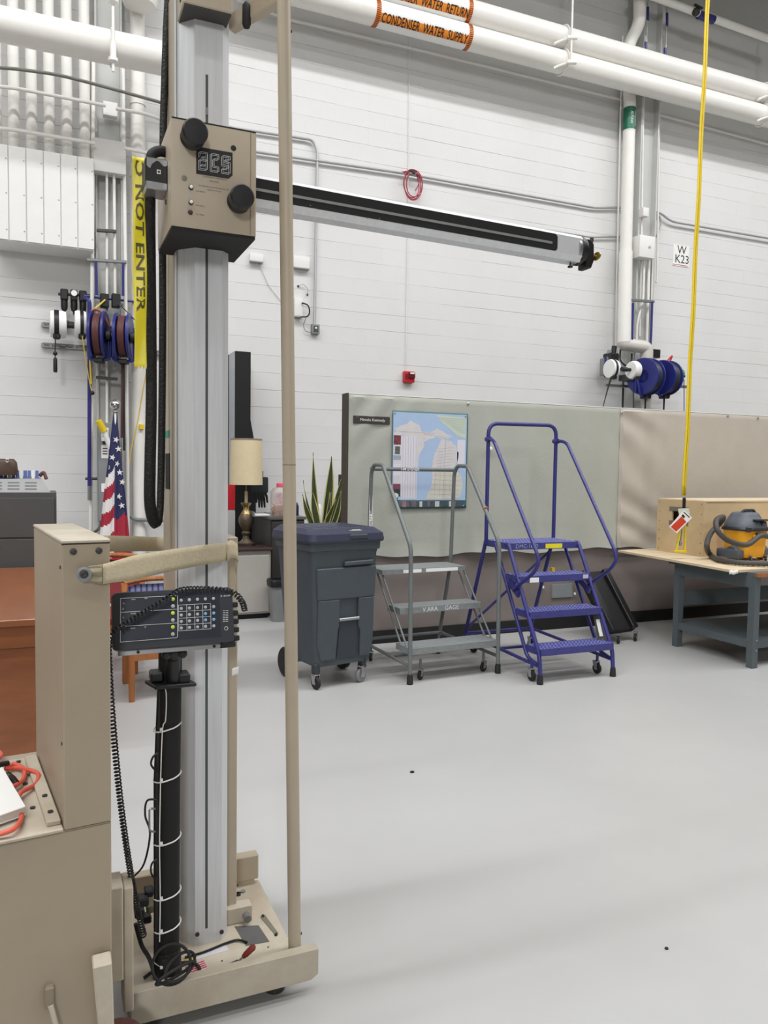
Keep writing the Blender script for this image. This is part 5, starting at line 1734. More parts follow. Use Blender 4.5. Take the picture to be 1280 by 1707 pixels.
for k in range(3):
    tr = tread(lad, 0, LW, .0 + .15 * k, .19 + .15 * k, SH * (k + 1) + .01, M_TREADB, .05, 'tread', M_STUD)
    if k == 2:
        MB().bb((.09, .296, .688), (.17, .2985, .724)).build('white_label', M_WHITE, tr, sm=False)
        MB().bb((LW - .07, .296, .70), (LW - .02, .2985, .73)).build('pale_label', mat('lilac_label', (190, 184, 204), .6), tr, sm=False)
pf = tread(lad, 0, LW, .455, .82, SH * 4 + .002, M_TREADB, .05, 'platform', M_STUD)
m = MB()
m.text('DMC-1650', .045, front((.16, .4535, .945)))
m.build('painted_lettering', mat('pale_paint', (150, 156, 190), .6), pf, sm=False)
MB().bb((.33, .4515, .925), (.485, .4545, .96)).build('yellow_label', mat('bright_yellow_label', (226, 214, 40), .5), pf, sm=False)
MB().bb((LW - .012, .79, .66), (LW + .018, .815, .72), None).build('yellow_tag', M_YEL, lad, sm=False)
b_ = MB().bar((LW - .015, .20, .46), (LW - .015, .085, .18), .006, .07, (1, 0, 0)).build('lock_plate', M_DKGREY, lad)
MB().bar((LW - .02, .17, .40), (LW - .02, .12, .28), .004, .03, (1, 0, 0)).build('lock_label', M_WHITE, lad)
for c, a in (((-.005 + .0, .10, 0), .1), ((LW - .06, .11, 0), .15), ((.03, 1.02, 0), .3), ((LW - .06, 1.0, 0), .2)):
    caster(lad, 'caster', c, .040, M_RUB, PI / 2 + a)
    MB().cyl((c[0], c[1], .09), (c[0], c[1], .15), .011, n=8).build('caster_stem', M_BLUE, lad)

# ------------------------------------------------------------------ wheeled refuse bin
ca, cb_ = F(523, 1150, 0), F(606, 1136, 0)
bang = math.atan2(cb_.y - ca.y, cb_.x - ca.x)
bin_ = thing('refuse_bin', 'charcoal wheeled refuse bin with navy lid on casters', 'bin', ((ca.x + cb_.x) / 2 - .02, (ca.y + cb_.y) / 2, 0), bang)
# local: x along the front, y to the back; front face at y = -.02
rings = []
for z, w_, d_, yc in ((.155, .45, .44, .20), (.19, .465, .46, .21), (.55, .51, .50, .225), (.93, .55, .53, .235), (.955, .56, .54, .235), (.96, .585, .565, .235), (1.02, .59, .57, .235)):
    rings.append(rrect(w_, d_, .05, 5, z, .05, yc))
body = MB().loft(rings).build('bin_body', M_BIN, bin_, ang=28)


def ffy(z):
    """front face of the body at height z"""
    zz = [(.19, -.02), (.55, -.025), (.93, -.03)]
    for (a, ya), (b, yb) in zip(zz[:-1], zz[1:]):
        if z <= b:
            return ya + (yb - ya) * (z - a) / (b - a)
    return zz[-1][1]


def fpoly(pts, name, m_, d0, d1, par=body, bev=0.0):
    n = len(pts)
    o_ = MB()
    o_.add([V((x * .9 + .035, ffy(z) + d0, z)) for x, z in pts] + [V((x * .9 + .035, ffy(z) + d1, z)) for x, z in pts], [tuple(range(n)), tuple(range(2 * n - 1, n - 1, -1))] + [(i, n + i, n + (i + 1) % n, (i + 1) % n) for i in range(n)])
    return o_.build(name, m_, par, bev=bev, sm=False)


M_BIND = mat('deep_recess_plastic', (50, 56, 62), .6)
# proud panels leave the centre channel and the grip pocket recessed
fpoly([(-.205, .20), (-.075, .20), (-.06, .40), (-.045, .43), (-.045, .62), (-.235, .62), (-.235, .30)], 'front_panel', M_BIN, -.022, .01, bev=.006)
fpoly([(.145, .20), (.235, .20), (.265, .30), (.27, .62), (.125, .62), (.125, .42), (.145, .39)], 'front_panel', M_BIN, -.022, .01, bev=.006)
fpoly([(-.24, .62), (.275, .62), (.285, .84), (-.25, .84)], 'front_panel', M_BIN, -.022, .01, bev=.006)
fpoly([(-.015, .85), (.25, .855), (.255, .885), (-.01, .88)], 'front_ledge', M_BIN, -.03, .0, bev=.006)
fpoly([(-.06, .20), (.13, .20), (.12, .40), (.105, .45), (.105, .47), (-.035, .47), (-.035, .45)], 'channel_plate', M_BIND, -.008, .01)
MB().cyl((-.01, ffy(.475) - .016, .475), (.152, ffy(.475) - .016, .475), .0125, n=12).build('grip_bar', M_STEEL, bin_)
lid = MB().loft([rrect(.62, .61, .06, 5, 1.015, .05, .235), rrect(.635, .625, .07, 5, 1.03, .05, .235), rrect(.62, .61, .07, 5, 1.075, .05, .235), rrect(.54, .52, .07, 5, 1.11, .05, .245), rrect(.50, .47, .06, 5, 1.112, .05, .255), rrect(.45, .39, .05, 5, 1.085, .05, .27)]).build('lid', M_LID, bin_, ang=30)
for k in range(5):
    MB().bb((-.145 + .078 * k, .11, 1.08), (-.085 + .078 * k, .43, 1.096)).build('lid_rib', M_LID, lid, bev=.008)
MB().bb((.05, -.082, 1.035), (.20, -.05, 1.072)).build('lid_grip', M_BIND, lid, bev=.008)
MB().bb((.06, -.045, 1.075), (.18, .0, 1.096)).build('lid_latch', M_GBOX, lid, bev=.006)
MB().bb((.09, -.038, 1.092), (.16, -.008, 1.101)).build('latch_label', mat('pale_green_label', (206, 210, 196), .5), lid, sm=False)
caster(bin_, 'caster', (-.165, .0, 0), .045, M_RUB, PI / 2 + .1, m_f=M_CHROME)
caster(bin_, 'caster', (.20, .0, 0), .05, mat('grey_tyre', (120, 122, 124), .6), .25, m_f=M_CHROME)
for s in (-1, 1):
    wx = .05 + s * .235
    MB().lathe([(.04, -.025), (.10, -.025), (.11, -.016), (.11, .016), (.10, .025), (.04, .025)], 28, alongx((wx, .40, .11))).build('rear_wheel', M_RUB, bin_)
    MB().lathe([(1e-5, -.02), (.045, -.018), (.045, .018), (1e-5, .02)], 16, alongx((wx, .40, .11))).build('wheel_hub', M_GBOX, bin_)
    MB().bb((.03 + s * .19 - .02, -.02, .10), (.03 + s * .19 + .02, .05, .18)).build('caster_mount', M_BIND, bin_, bev=.01)
MB().cyl((-.18, .40, .11), (.28, .40, .11), .012, n=10).build('axle', M_STEEL, bin_)

# ------------------------------------------------------------------ workbench, plywood sheet, crate, vacuum
bl = F(1252, 1113, 0)
bx0, by0, by1 = bl.x, bl.y, 5.22
BZ = .725
bench = thing('workbench', 'dark grey steel workbench with a lower shelf under the plywood', 'workbench', (bx0 + 1, (by0 + by1) / 2, 0))
for x in (bx0, bx0 + 1.75):
    for y in (by0, by1 + .0):
        lg_ = MB()
        lg_.bb((x - .022, y - .03, 0), (x + .03, y - .024, BZ))
        lg_.bb((x - .028, y - .03, 0), (x - .022, y + .03, BZ))
        lg_.bb((x - .022, y + .022, 0), (x + .03, y + .028, BZ))
        lg_.build('leg', M_SLATE, bench, w=True, sm=False)
    MB().bb((x - .02, by0 + .03, .155), (x - .01, by1 - .024, .215)).build('side_rail', M_SLATE, bench, w=True, sm=False)
    MB().bb((x - .03, by0, BZ - .09), (x - .02, by1, BZ)).build('side_apron', M_SLATE, bench, w=True, sm=False)
MB().bb((bx0 - .01, by0 + .03, .195), (bx0 + 1.76, by1 + .02, .213)).build('shelf', M_SLATE, bench, w=True, sm=False)
MB().bb((bx0 - .01, by0 + .03, .14), (bx0 + 1.76, by0 + .038, .195)).build('shelf_lip', M_SLATE, bench, w=True, sm=False)
MB().bb((bx0, by1 - .01, .36), (bx0 + 1.76, by1, .49)).build('back_panel', M_SLATE, bench, w=True, sm=False)
MB().bb((bx0 - .03, by0 - .03, BZ), (bx0 + 1.9, by1 + .1, BZ + .03)).build('bench_top', M_SLATE, bench, w=True, sm=False)
MB().bb((bx0 - .03, by0 - .055, BZ), (bx0 + 1.9, by0 - .03, BZ + .03)).build('front_edge', M_OAK, bench, w=True, sm=False)
for zz in (.12, .2):
    MB().lathe([(.008, 0), (.007, .004), (1e-5, .005)], 8, alongy((bx0 + .012, by0 - .03, zz + .02))).build('leg_bolt', M_STEEL, bench, w=True)
zt_ = BZ + .03
ZB = zt_ + .019
c0 = F(1030, 917, ZB)
c1 = F(1223, 951, ZB)
c0.y = min(c0.y, YP - .04)
dr = (c1 - c0)
nr = V((-dr.y, dr.x, 0)).normalized()
c2 = c1 + V((2.0, 2.0 * .04, 0))
c3 = V((c2.x + .2, YP - .05, ZB))
t = thing('plywood_sheet', 'pale plywood sheet lying on the workbench as a top', 'plywood', (c1.x + .6, c1.y + .8, zt_))
m = MB()
q = [c0, c1, c2, c3]
m.add([V((p.x, p.y, zt_)) for p in q] + [V((p.x, p.y, ZB)) for p in q], [(0, 1, 2, 3), (7, 6, 5, 4), (0, 4, 5, 1), (1, 5, 6, 2), (2, 6, 7, 3), (3, 7, 4, 0)])
m.build('sheet', M_PLY, t, w=True, sm=False)
p = F(1218, 952, ZB)
MB().grid(lambda u, v: (c1.x - .05 + .09 * u, c1.y - .004 - .01 * v * 0, ZB + .001 - .03 * v + .004 * math.sin(u * 9)), 6, 2).build('tape_scrap', M_WHITE, t, w=True, solid=.001)

k0, k1 = F(1092, 918, ZB), F(1172, 928, ZB)
kx0 = (k0.x + k1.x) / 2
ky0, ky1 = k1.y, min(k0.y, YP - .06)
kz1 = W(1172, 836, ky0).z
crate = thing('plywood_crate', 'open topped plywood crate with a hand hole on the workbench', 'crate', (kx0 + .7, (ky0 + ky1) / 2, ZB))
T_ = .02
hy0, hy1 = W(1133, 860, ky0).y, 0
yc_ = ky0 + (ky1 - ky0) * .52
hz = (ZB + kz1) / 2 + .10
# left end with a hand hole: four pieces round the opening
hw_, hh_ = .09, .05
e_ = MB()
e_.bb((kx0, ky0, ZB), (kx0 + T_, ky1, hz - hh_))
e_.bb((kx0, ky0, hz + hh_), (kx0 + T_, ky1, kz1))
e_.bb((kx0, ky0, hz - hh_), (kx0 + T_, yc_ - hw_, hz + hh_))
e_.bb((kx0, yc_ + hw_, hz - hh_), (kx0 + T_, ky1, hz + hh_))
e_.build('end_panel', M_CRATE, crate, w=True, sm=False)
pl_ = MB()
pl_.bb((kx0 - .004, yc_ - hw_ - .03, hz + hh_ - .005), (kx0, yc_ + hw_ + .03, hz + hh_ + .035))
pl_.bb((kx0 - .004, yc_ - hw_ - .03, hz - hh_ - .035), (kx0, yc_ + hw_ + .03, hz - hh_ + .005))
pl_.build('handle_plate', mat('pewter_plate', (128, 118, 108), .5, metal=.3), crate, w=True, sm=False)
MB().bb((kx0 + .0005, ky0 - T_, ZB), (kx0 + 1.9, ky0, kz1 - .003)).build('front_panel', M_CRATE, crate, w=True, sm=False)
MB().bb((kx0 + .0005, ky1, ZB), (kx0 + 1.9, ky1 + T_, kz1)).build('back_panel', M_CRATE, crate, w=True, sm=False)
MB().bb((kx0 + 1.88, ky0, ZB), (kx0 + 1.9, ky1, kz1)).build('end_panel', M_CRATE, crate, w=True, sm=False)
MB().bb((kx0 + T_, ky0, ZB), (kx0 + 1.88, ky1, ZB + .015)).build('bottom_panel', M_CRATE, crate, w=True, sm=False)
MB().bb((kx0 + .02, ky0 - T_ - .004, kz1 - .004), (kx0 + 1.9, ky1 + T_, kz1 + .008)).build('lid_board', M_PLY, crate, w=True, sm=False)
for zz in range(6):
    for yy in (ky0 + .012, ky1 - .012):
        MB().lathe([(.005, 0), (.004, .002), (1e-5, .0025)], 6, Mat((kx0, yy, ZB + .03 + zz * (kz1 - ZB - .06) / 5), (0, 1, 0), (0, 0, 1), (-1, 0, 0))).build('nail', M_DKSTEEL, crate, w=True)

# shop vacuum
vc = W(1243, 935, 5.0)
vc = V((vc.x, 5.02, ZB))
vac = thing('shop_vacuum', 'yellow and dark grey wet dry shop vacuum with looped hose', 'vacuum', vc)
vs_ = proj(vc)[2] / FPX
M_VG = mat('dusty_slate_plastic', (86, 92, 100), .55, var=.14, scale=12)
M_VY = mat('tool_yellow', (232, 166, 32), .45, var=.05)
tank = MB().loft([[V((p.x, p.y, z)) for p in rrect(w_, w_ * .92, w_ * .3, 6)] for z, w_ in ((.03, .27), (.06, .29), (.14, .30), (.24, .315), (.262, .325))]).build('tank', M_VY, vac)
rim = MB().loft([[V((p.x, p.y, z)) for p in rrect(w_, w_ * .92, w_ * .3, 6)] for z, w_ in ((.262, .345), (.275, .35), (.29, .335))]).build('tank_rim', M_NAVYBLK, vac)
MB().loft([[V((p.x, p.y + dy, z)) for p in rrect(w_, w_ * .9, w_ * .33, 6)] for z, w_, dy in ((.288, .335, 0), (.33, .315, .0), (.36, .26, .01), (.395, .225, .01), (.415, .19, .01), (.42, .12, .01))]).build('motor_head', M_VG, vac, ang=50)
MB().tube(fillet([(-.085, -.02, .395), (-.06, -.03, .435), (.06, -.03, .435), (.085, -.02, .395)], .04), .013, 10).build('carry_handle', M_NAVYBLK, vac)
for s in (-1, 1):
    MB().bb((s * .13 - .025, -.165, .255), (s * .13 + .025, -.14, .30)).build('side_latch', M_NAVYBLK, vac, bev=.006)
    MB().lathe([(.02, -.03), (.06, -.03), (.066, 0), (.06, .03), (.02, .03)], 18, alongx((s * .165, -.03, .066))).build('rear_wheel', M_VG, vac)
    MB().bb((s * .16 - .05, -.12, .02), (s * .16 + .03, .12, .10)).build('wheel_arch', M_VG, vac, bev=.02, seg=2)
    caster(vac, 'caster', (s * .09, -.15, 0), .022, M_RUB, .3)
MB().bb((-.075, -.165, .195), (.0, -.14, .225)).build('yellow_port', M_VY, vac, bev=.006)
MB().bb((-.04, -.168, .225), (.03, -.145, .25)).build('port_flap', M_INK, vac, bev=.004)
MB().bb((-.05, -.165, .35), (.1, -.12, .362)).build('head_vent', M_NAVYBLK, vac)
for k in range(6):
    MB().bb((.02 + .014 * k, -.15 + .004 * k, .302), (.026 + .014 * k, -.135, .345)).build('vent_slot', M_INK, vac, sm=False)
hpx = [(1262, 895), (1240, 905), (1212, 900), (1194, 885), (1192, 868), (1204, 866)]
hz_ = [W(a, b, 4.83) for a, b in hpx]
h_ = [V((vc.x + .15, vc.y - .16, ZB + .2)), W(1268, 893, 4.82), W(1245, 908, 4.8), W(1216, 902, 4.8), W(1197, 886, 4.82), W(1194, 868, 4.88), W(1205, 862, 4.98), W(1200, 872, 5.12), W(1184, 890, 5.14), W(1178, 910, 5.05), F(1184, 925, ZB + .028), F(1200, 933, ZB + .028), F(1235, 938, ZB + .028), F(1290, 940, ZB + .028)]
hz_s = smoothpts(h_, 14)
rad = [.0225 + .0018 * (1 if (i // 1) % 2 else -1) for i in range(len(hz_s))]
MB().tube(hz_s, rad, 12).build('hose', mat('ribbed_hose', (70, 68, 66), .6, var=.1), vac, w=True, ang=60)

# yellow strap hanging in front of the crate
SY = 5.2
t = thing('hanging_strap', 'long yellow strap hanging from above with a red and white tag', 'strap', W(1137, 915, SY))
sa, sb = W(1180, 0, SY), W(1140, 826, SY)
top = sa + (sa - sb) * .5
hw_ = 4.0 * proj(sb)[2] / FPX
MB().grid(lambda u, v: top.lerp(sb, v) + V((0, .004 * math.sin(v * 40), 0)) + V(((u - .5) * 2 * hw_ * (1.0 + .15 * v), 0, 0)), 2, 60).build('webbing', M_YEL, t, w=True, solid=.004)
MB().grid(lambda u, v: top.lerp(sb, v) + V((0, .004 * math.sin(v * 40) - .003, 0)) + V(((u - .5) * .004, 0, 0)), 1, 60).build('centre_stripe', mat('strap_stitch', (150, 126, 30), .7), t, w=True, solid=.001)
ck = W(1140, 840, SY)
MB().box(ck, (.034, .016, .115)).build('black_grip', M_BLACK, t, w=True, bev=.006)
MB().tube([ck - V((0, 0, .05)), W(1134, 905, SY)], .006, 8).build('switch_stem', M_STEEL, t, w=True)
for (a, b) in (((1134, 880), (1127, 918)), ((1142, 868), (1141, 920))):
    MB().bar(W(*a, SY), W(*b, SY), .02, .012).build('yellow_leg', M_YEL, t, w=True, bev=.003)
MB().bar(W(1124, 919, SY), W(1144, 920, SY), .02, .02).build('yellow_foot', M_YEL, t, w=True, bev=.003)
MB().box(W(1134, 906, SY), (.024, .016, .04)).build('hook_block', M_GBOX, t, w=True, bev=.003)


def quad_card(name, corners, y, m_, par, d=.0012):
    P = [W(a, b, y) for a, b in corners]
    o_ = MB()
    o_.add([p for p in P] + [p + V((0, d, 0)) for p in P], [(0, 1, 2, 3), (7, 6, 5, 4), (0, 4, 5, 1), (1, 5, 6, 2), (2, 6, 7, 3), (3, 7, 4, 0)])
    return o_.build(name, m_, par, w=True, sm=False)


tg = quad_card('inspection_tag', [(1140, 850), (1153.5, 863), (1128, 889), (1115.5, 878)], SY - .03, M_WHITE, t)
quad_card('tag_red_field', [(1136, 861), (1144, 870), (1127, 886), (1118, 878)], SY - .0315, mat('tag_red', (206, 66, 40), .5), tg)
quad_card('tag_print', [(1140, 853), (1150, 862), (1149, 863), (1139, 854)], SY - .0315, M_INK, tg)
quad_card('tag_print', [(1138, 857), (1142, 861), (1140, 864), (1136, 860)], SY - .0315, M_INK, tg)
quad_card('torn_label', [(1130, 848), (1148, 847), (1150, 857), (1132, 860)], SY - .02, MATS['pale_green_label'], t)

# black dolly leaning on the partition
d0, d1 = F(1022, 1074, .0), F(1064, 1069, 0)
bw = .30
t = thing('leaning_dolly', 'black furniture dolly on two casters leaning against the partition', 'dolly', (d0.x + .15, 5.55, 0), math.radians(8))
La = math.atan2(.50, .56)
Ml = Matrix.Translation((0, 0, .085)) @ Matrix.Rotation(-math.radians(38), 4, 'X')
# board stands on its lower edge, tilted towards the wall
MB().bb((-.165, -.03, 0), (.165, .03, .62), Ml).build('board', M_BLACKM, t, bev=.006)
for x in (-.145, .12):
    MB().bb((x - .02, -.075, .0), (x + .045, -.03, .62), Ml).build('runner', M_BLACK, t, bev=.006)
for x in (-.10, .12):
    caster(t, 'caster', (x, -.06, 0), .036, M_RUB, .5)

# ------------------------------------------------------------------ left background: desk, cabinets, chairs
dk = thing('long_desk', 'long mahogany desk running back beside the beige cabinet', 'desk', (-.6, 5.35, 0))
dx1 = .10
MB().bb((-1.6, 4.26, .715), (dx1, 6.42, .75)).build('desk_top', M_MAHOG, dk, w=True, bev=.004)
MB().bb((-1.55, 4.30, .60), (dx1 - .04, 4.33, .714)).build('apron', M_MAHOG, dk, w=True, sm=False)
MB().bb((-1.55, 4.34, .03), (dx1 - .05, 4.37, .60)).build('end_panel', M_MAHOG, dk, w=True, sm=False)
MB().bb((dx1 - .08, 4.37, .03), (dx1 - .05, 6.38, .714)).build('side_panel', M_MAHOG, dk, w=True, sm=False)
MB().bb((-1.55, 6.35, .0), (dx1 - .05, 6.38, .714)).build('back_panel', M_MAHOG, dk, w=True, sm=False)
MB().bb((-1.5, 4.36, 0), (dx1 - .08, 6.35, .04)).build('plinth', M_BLACKM, dk, w=True, sm=False)

fx1, fz1 = W(94, 818, 6.5).x, W(94, 821, 6.5).z
fc = thing('file_cabinet', 'dark grey lateral file cabinet behind the mahogany desk', 'cabinet', (fx1 - .5, 6.75, 0))
MB().bb((fx1 - 1.0, 6.52, 0), (fx1, 7.0, fz1)).build('carcass', M_DKGREY, fc, w=True, bev=.004)
n_d = 4
for k in range(n_d):
    z0_, z1_ = .03 + k * (fz1 - .06) / n_d, .03 + (k + 1) * (fz1 - .06) / n_d - .012
    dd = MB().bb((fx1 - .985, 6.505, z0_), (fx1 - .015, 6.525, z1_)).build('drawer', M_DKGREY, fc, w=True, bev=.003)
    MB().bb((fx1 - .6, 6.495, z1_ - .05), (fx1 - .4, 6.507, z1_ - .03)).build('pull', M_BLACK, dd, w=True, bev=.003)
bxs = thing('card_tray', 'grey printed tray box with blue edged cards on the file cabinet', 'tray', (fx1 - .35, 6.62, fz1))
tz = fz1
m = MB()
a = [V((fx1 - .75, 6.54, tz)), V((fx1 - .04, 6.54, tz)), V((fx1 - .10, 6.95, tz + .0)), V((fx1 - .75, 6.95, tz))]
bq = [V((fx1 - .75, 6.60, tz + .10)), V((fx1 - .10, 6.60, tz + .10)), V((fx1 - .14, 6.93, tz + .12)), V((fx1 - .75, 6.93, tz + .12))]
m.loft([a, bq])
ty = m.build('tray_body', mat('tray_grey', (140, 142, 142), .4, var=.08), bxs, w=True, sm=False)
m = MB()
for r_i in range(3):
    for c_i in range(3):
        x = fx1 - .42 + .12 * c_i
        k = (r_i + 1) / 4.2
        m.box((x, 6.54 + .06 * k - .002, tz + .10 * k), (.08, .003, .012))
m.build('tray_print', M_GBOX, ty, w=True, sm=False)
for k in range(10):
    MB().bb((fx1 - .40 + k * .028, 6.68, tz + .10), (fx1 - .378 + k * .028, 6.76, tz + .165)).build('card', mat('card_blue', (96, 112, 176), .6) if k % 3 != 2 else M_WHITE, bxs, w=True, sm=False)
MB().tube(smoothpts([(fx1 - .12, 6.72, tz + .12), (fx1 - .09, 6.72, tz + .15), (fx1 - .07, 6.7, tz + .1)], 4), .014, 8).build('tray_clip', M_BROWNH, bxs, w=True)
p = W(4, 790, 6.62)
bg = MB()
bg.loft([[V((p.x + q.x, 6.66 + q.y, p.z - .01 + z)) for q in rrect(w_, w_ * .6, .04, 4)] for z, w_ in ((0, .20), (.03, .215), (.10, .20), (.125, .16))])
bg = bg.build('brown_bag', mat('brown_leather', (74, 54, 44), .5), None, 'brown leather bag on the grey tray box', 'bag', ang=60)
MB().torus(W(12, 768, 6.58), (0, 1, 0), .012, .004, 12, 6).build('bag_ring', M_STEEL, bg, w=True)


def chair(label, loc, rz, m_up, name='armchair'):
    t = thing(name, label, 'chair', loc, rz)
    # faces local -y; seat .45 high
    for sx in (-1, 1):
        MB().tube([(sx * .25, -.22, 0), (sx * .25, -.22, .66)], [.019, .024], 10).build('leg', M_OAK, t)
        MB().bar((sx * .23, .25, 0), (sx * .23, .22, .44), .045, .05).build('leg', M_OAK, t, bev=.006)
        MB().bar((sx * .23, .22, .44), (sx * .23, .32, .94), .045, .04).build('back_post', M_OAK, t, bev=.006)
        MB().tube(smoothpts([(sx * .25, -.25, .665), (sx * .27, -.1, .675), (sx * .26, .12, .66), (sx * .24, .26, .65)], 5), .022, 10).build('armrest', M_OAK, t)
        MB().bar((sx * .24, -.2, .40), (sx * .24, .22, .40), .03, .07).build('side_rail', M_OAK, t)
    MB().bar((-.25, -.22, .40), (.25, -.22, .40), .03, .075).build('front_rail', M_OAK, t)
    MB().bar((-.23, .22, .40), (.23, .22, .40), .03, .07).build('rear_rail', M_OAK, t)
    MB().loft([rrect(.50, .46, .05, 4, .435, 0, 0), rrect(.52, .48, .06, 4, .455, 0, 0), rrect(.52, .48, .06, 4, .49, 0, 0), rrect(.47, .43, .06, 4, .51, 0, 0)]).build('seat_cushion', m_up, t)
    Mb = Matrix.Translation((0, .245, .53)) @ Matrix.Rotation(-.2, 4, 'X')
    MB().loft([[V((p.x, z, p.y + .2)) for p in rrect(.42, .40, .06, 4)] for z in (-.03, -.045, .02, .03)][0:2] + [[V((p.x, .02, p.y + .2)) for p in rrect(.42, .40, .06, 4)]], Mb).build('back_cushion', m_up, t)
    MB().tube(smoothpts([(-.23, .32, .94), (-.1, .335, .965), (.1, .335, .965), (.23, .32, .94)], 5), .024, 10).build('top_rail', M_OAK, t)
    return t


def stripe_mat(name, c1, c2, sc):
    m = bpy.data.materials.new(name)
    m.use_nodes = True
    nt = m.node_tree
    b = nt.nodes['Principled BSDF']
    b.inputs['Roughness'].default_value = .85
    tc = nt.nodes.new('ShaderNodeTexCoord')
    wv = nt.nodes.new('ShaderNodeTexWave')
    wv.bands_direction = 'X'
    wv.inputs['Scale'].default_value = sc
    wv.inputs['Distortion'].default_value = .3
    rp = nt.nodes.new('ShaderNodeValToRGB')
    rp.color_ramp.elements[0].position = .15
    rp.color_ramp.elements[1].position = .4
    rp.color_ramp.elements[0].color = (*lin(c1), 1)
    rp.color_ramp.elements[1].color = (*lin(c2), 1)
    nt.links.new(tc.outputs['Object'], wv.inputs['Vector'])
    nt.links.new(wv.outputs['Fac'], rp.inputs[0])
    nt.links.new(rp.outputs[0], b.inputs['Base Color'])
    return m


M_UPB = stripe_mat('blue_stripe_upholstery', (58, 60, 92), (116, 118, 160), 8)
M_UPR = mat('maroon_upholstery', (128, 48, 50), .85, var=.08, scale=20)
cp = F(212, 1170, 0)
chair('oak armchair with blue striped upholstery behind the console', (cp.x + .27, cp.y + .22, 0), math.radians(2), M_UPB).scale = (1, 1, .74)
chair('oak armchair with maroon upholstery beside the flag', (.40, 6.15, 0), math.radians(-14), M_UPR).scale = (.95, .95, .845)

# ------------------------------------------------------------------ flag on its stand
fp = W(192, 675, 8.15)
FX = fp.x
flag = thing('flag', 'furled stars and stripes flag on a white pole with silver ball', 'flag', (FX, 8.15, 0))
MB().cyl((0, 0, .04), (0, 0, fp.z - .05), .014, n=12).build('pole', M_WHITE, flag)
MB().sphere((0, 0, fp.z), .052, 18).build('ball', M_CHROME, flag)
MB().lathe([(.02, -.075), (.03, -.07), (.022, -.05)], 14, Matrix.Translation((0, 0, fp.z))).build('ferrule', M_GBOX, flag)
MB().lathe([(.16, 0), (.16, .02), (.05, .05), (.02, .08)], 24).build('stand', M_DKSTEEL, flag)
zt_f = W(192, 690, 8.15).z
zb_f = W(190, 945, 8.15).z
M_NAVY = mat('flag_navy', (38, 42, 84), .8, var=.06)
M_FRED = mat('flag_red', (160, 36, 56), .8, var=.06)
M_FWH = mat('flag_white', (226, 222, 220), .8, var=.03)
UPX = proj((FX, 8.15, 1.3))[2] / FPX


def fcl(a, v):
    """furled cloth: angle a from the camera side, v from top to bottom"""
    wl = (3 + 21 * v) * UPX
    fold = 1 + .22 * math.sin(a * 7 + v * 3) * min(1, v * 2)
    cx_ = (-3 * v) * UPX
    return V((cx_ + math.sin(a) * wl * fold, -math.cos(a) * wl * .55 * fold, zt_f + (zb_f - zt_f) * v - .02 * math.cos(a * 2)))


def fmat(u, v):
    a = -PI + 2 * PI * u
    vv = v + .10 * math.sin(a) - .02
    if a > -.05 and a < 2.2:
        return 0 if v < .66 + .02 * math.sin(a * 5) else 1
    lim = .30
    if vv < lim - .13 * 0:
        return 0
    k = int((vv - lim) / .083)
    return 2 if k % 2 == 0 else 1


MB().grid(lambda u, v: fcl(-PI + 2 * PI * u, v), 96, 80, None, fmat).build('cloth', [M_NAVY, M_FRED, M_FWH], flag)


def starpts(r):
    return [(r * (1 if k % 2 == 0 else .4) * math.sin(k * PI / 5), r * (1 if k % 2 == 0 else .4) * math.cos(k * PI / 5)) for k in range(10)]


for (sx, sy) in ((193, 730), (197, 748), (187, 761), (194, 770), (182, 781), (199, 787), (203, 804), (198, 826), (202, 842)):
    v = (W(190, sy, 8.15).z - zt_f) / (zb_f - zt_f)
    tx = W(sx, sy, 8.15).x - FX
    best = min([(-1.4 + 2.8 * k / 80) for k in range(81)], key=lambda a: abs(fcl(a, v).x - tx))
    c = fcl(best, v)
    n_ = (fcl(best + .05, v) - fcl(best - .05, v)).cross(V((0, 0, 1))).normalized()
    if n_.y > 0:
        n_ = -n_
    exv = V((0, 0, 1)).cross(n_).normalized()
    MB().prism(starpts(.034), .002, Mat(c + n_ * .006, exv, V((0, 0, 1)), n_) @ Matrix.Rotation(random.uniform(-.4, .4), 4, 'Z')).build('star', M_FWH, flag, sm=False)

# ------------------------------------------------------------------ lamp cabinet, credenza and what stands on them
cx1 = F(451, 1030, 0).x
lc_ = thing('side_cabinet', 'light grey side cabinet with a dark top under the lamp', 'cabinet', (cx1 - .4, 8.0, 0))
zt2 = W(451, 913, 7.65).z
MB().bb((cx1 - .8, 7.65, .05), (cx1, 8.4, zt2 - .028)).build('carcass', mat('light_grey_laminate', (176, 172, 166), .5, var=.03), lc_, w=True, bev=.004)
MB().bb((cx1 - .82, 7.62, zt2 - .028), (cx1 + .015, 8.42, zt2)).build('cabinet_top', mat('dark_walnut', (62, 46, 44), .4, var=.1), lc_, w=True, bev=.004)
MB().bb((cx1 - .78, 7.67, 0), (cx1 - .02, 8.36, .05)).build('plinth', M_BLACKM, lc_, w=True, sm=False)
dr_ = MB().bb((cx1 - .78, 7.635, .07), (cx1 - .02, 7.652, zt2 - .07)).build('door', MATS['light_grey_laminate'], lc_, w=True, bev=.003)
MB().bb((cx1 - .72, 7.615, zt2 - .2), (cx1 - .70, 7.637, zt2 - .1)).build('handle', M_STEEL, dr_, w=True, bev=.003)

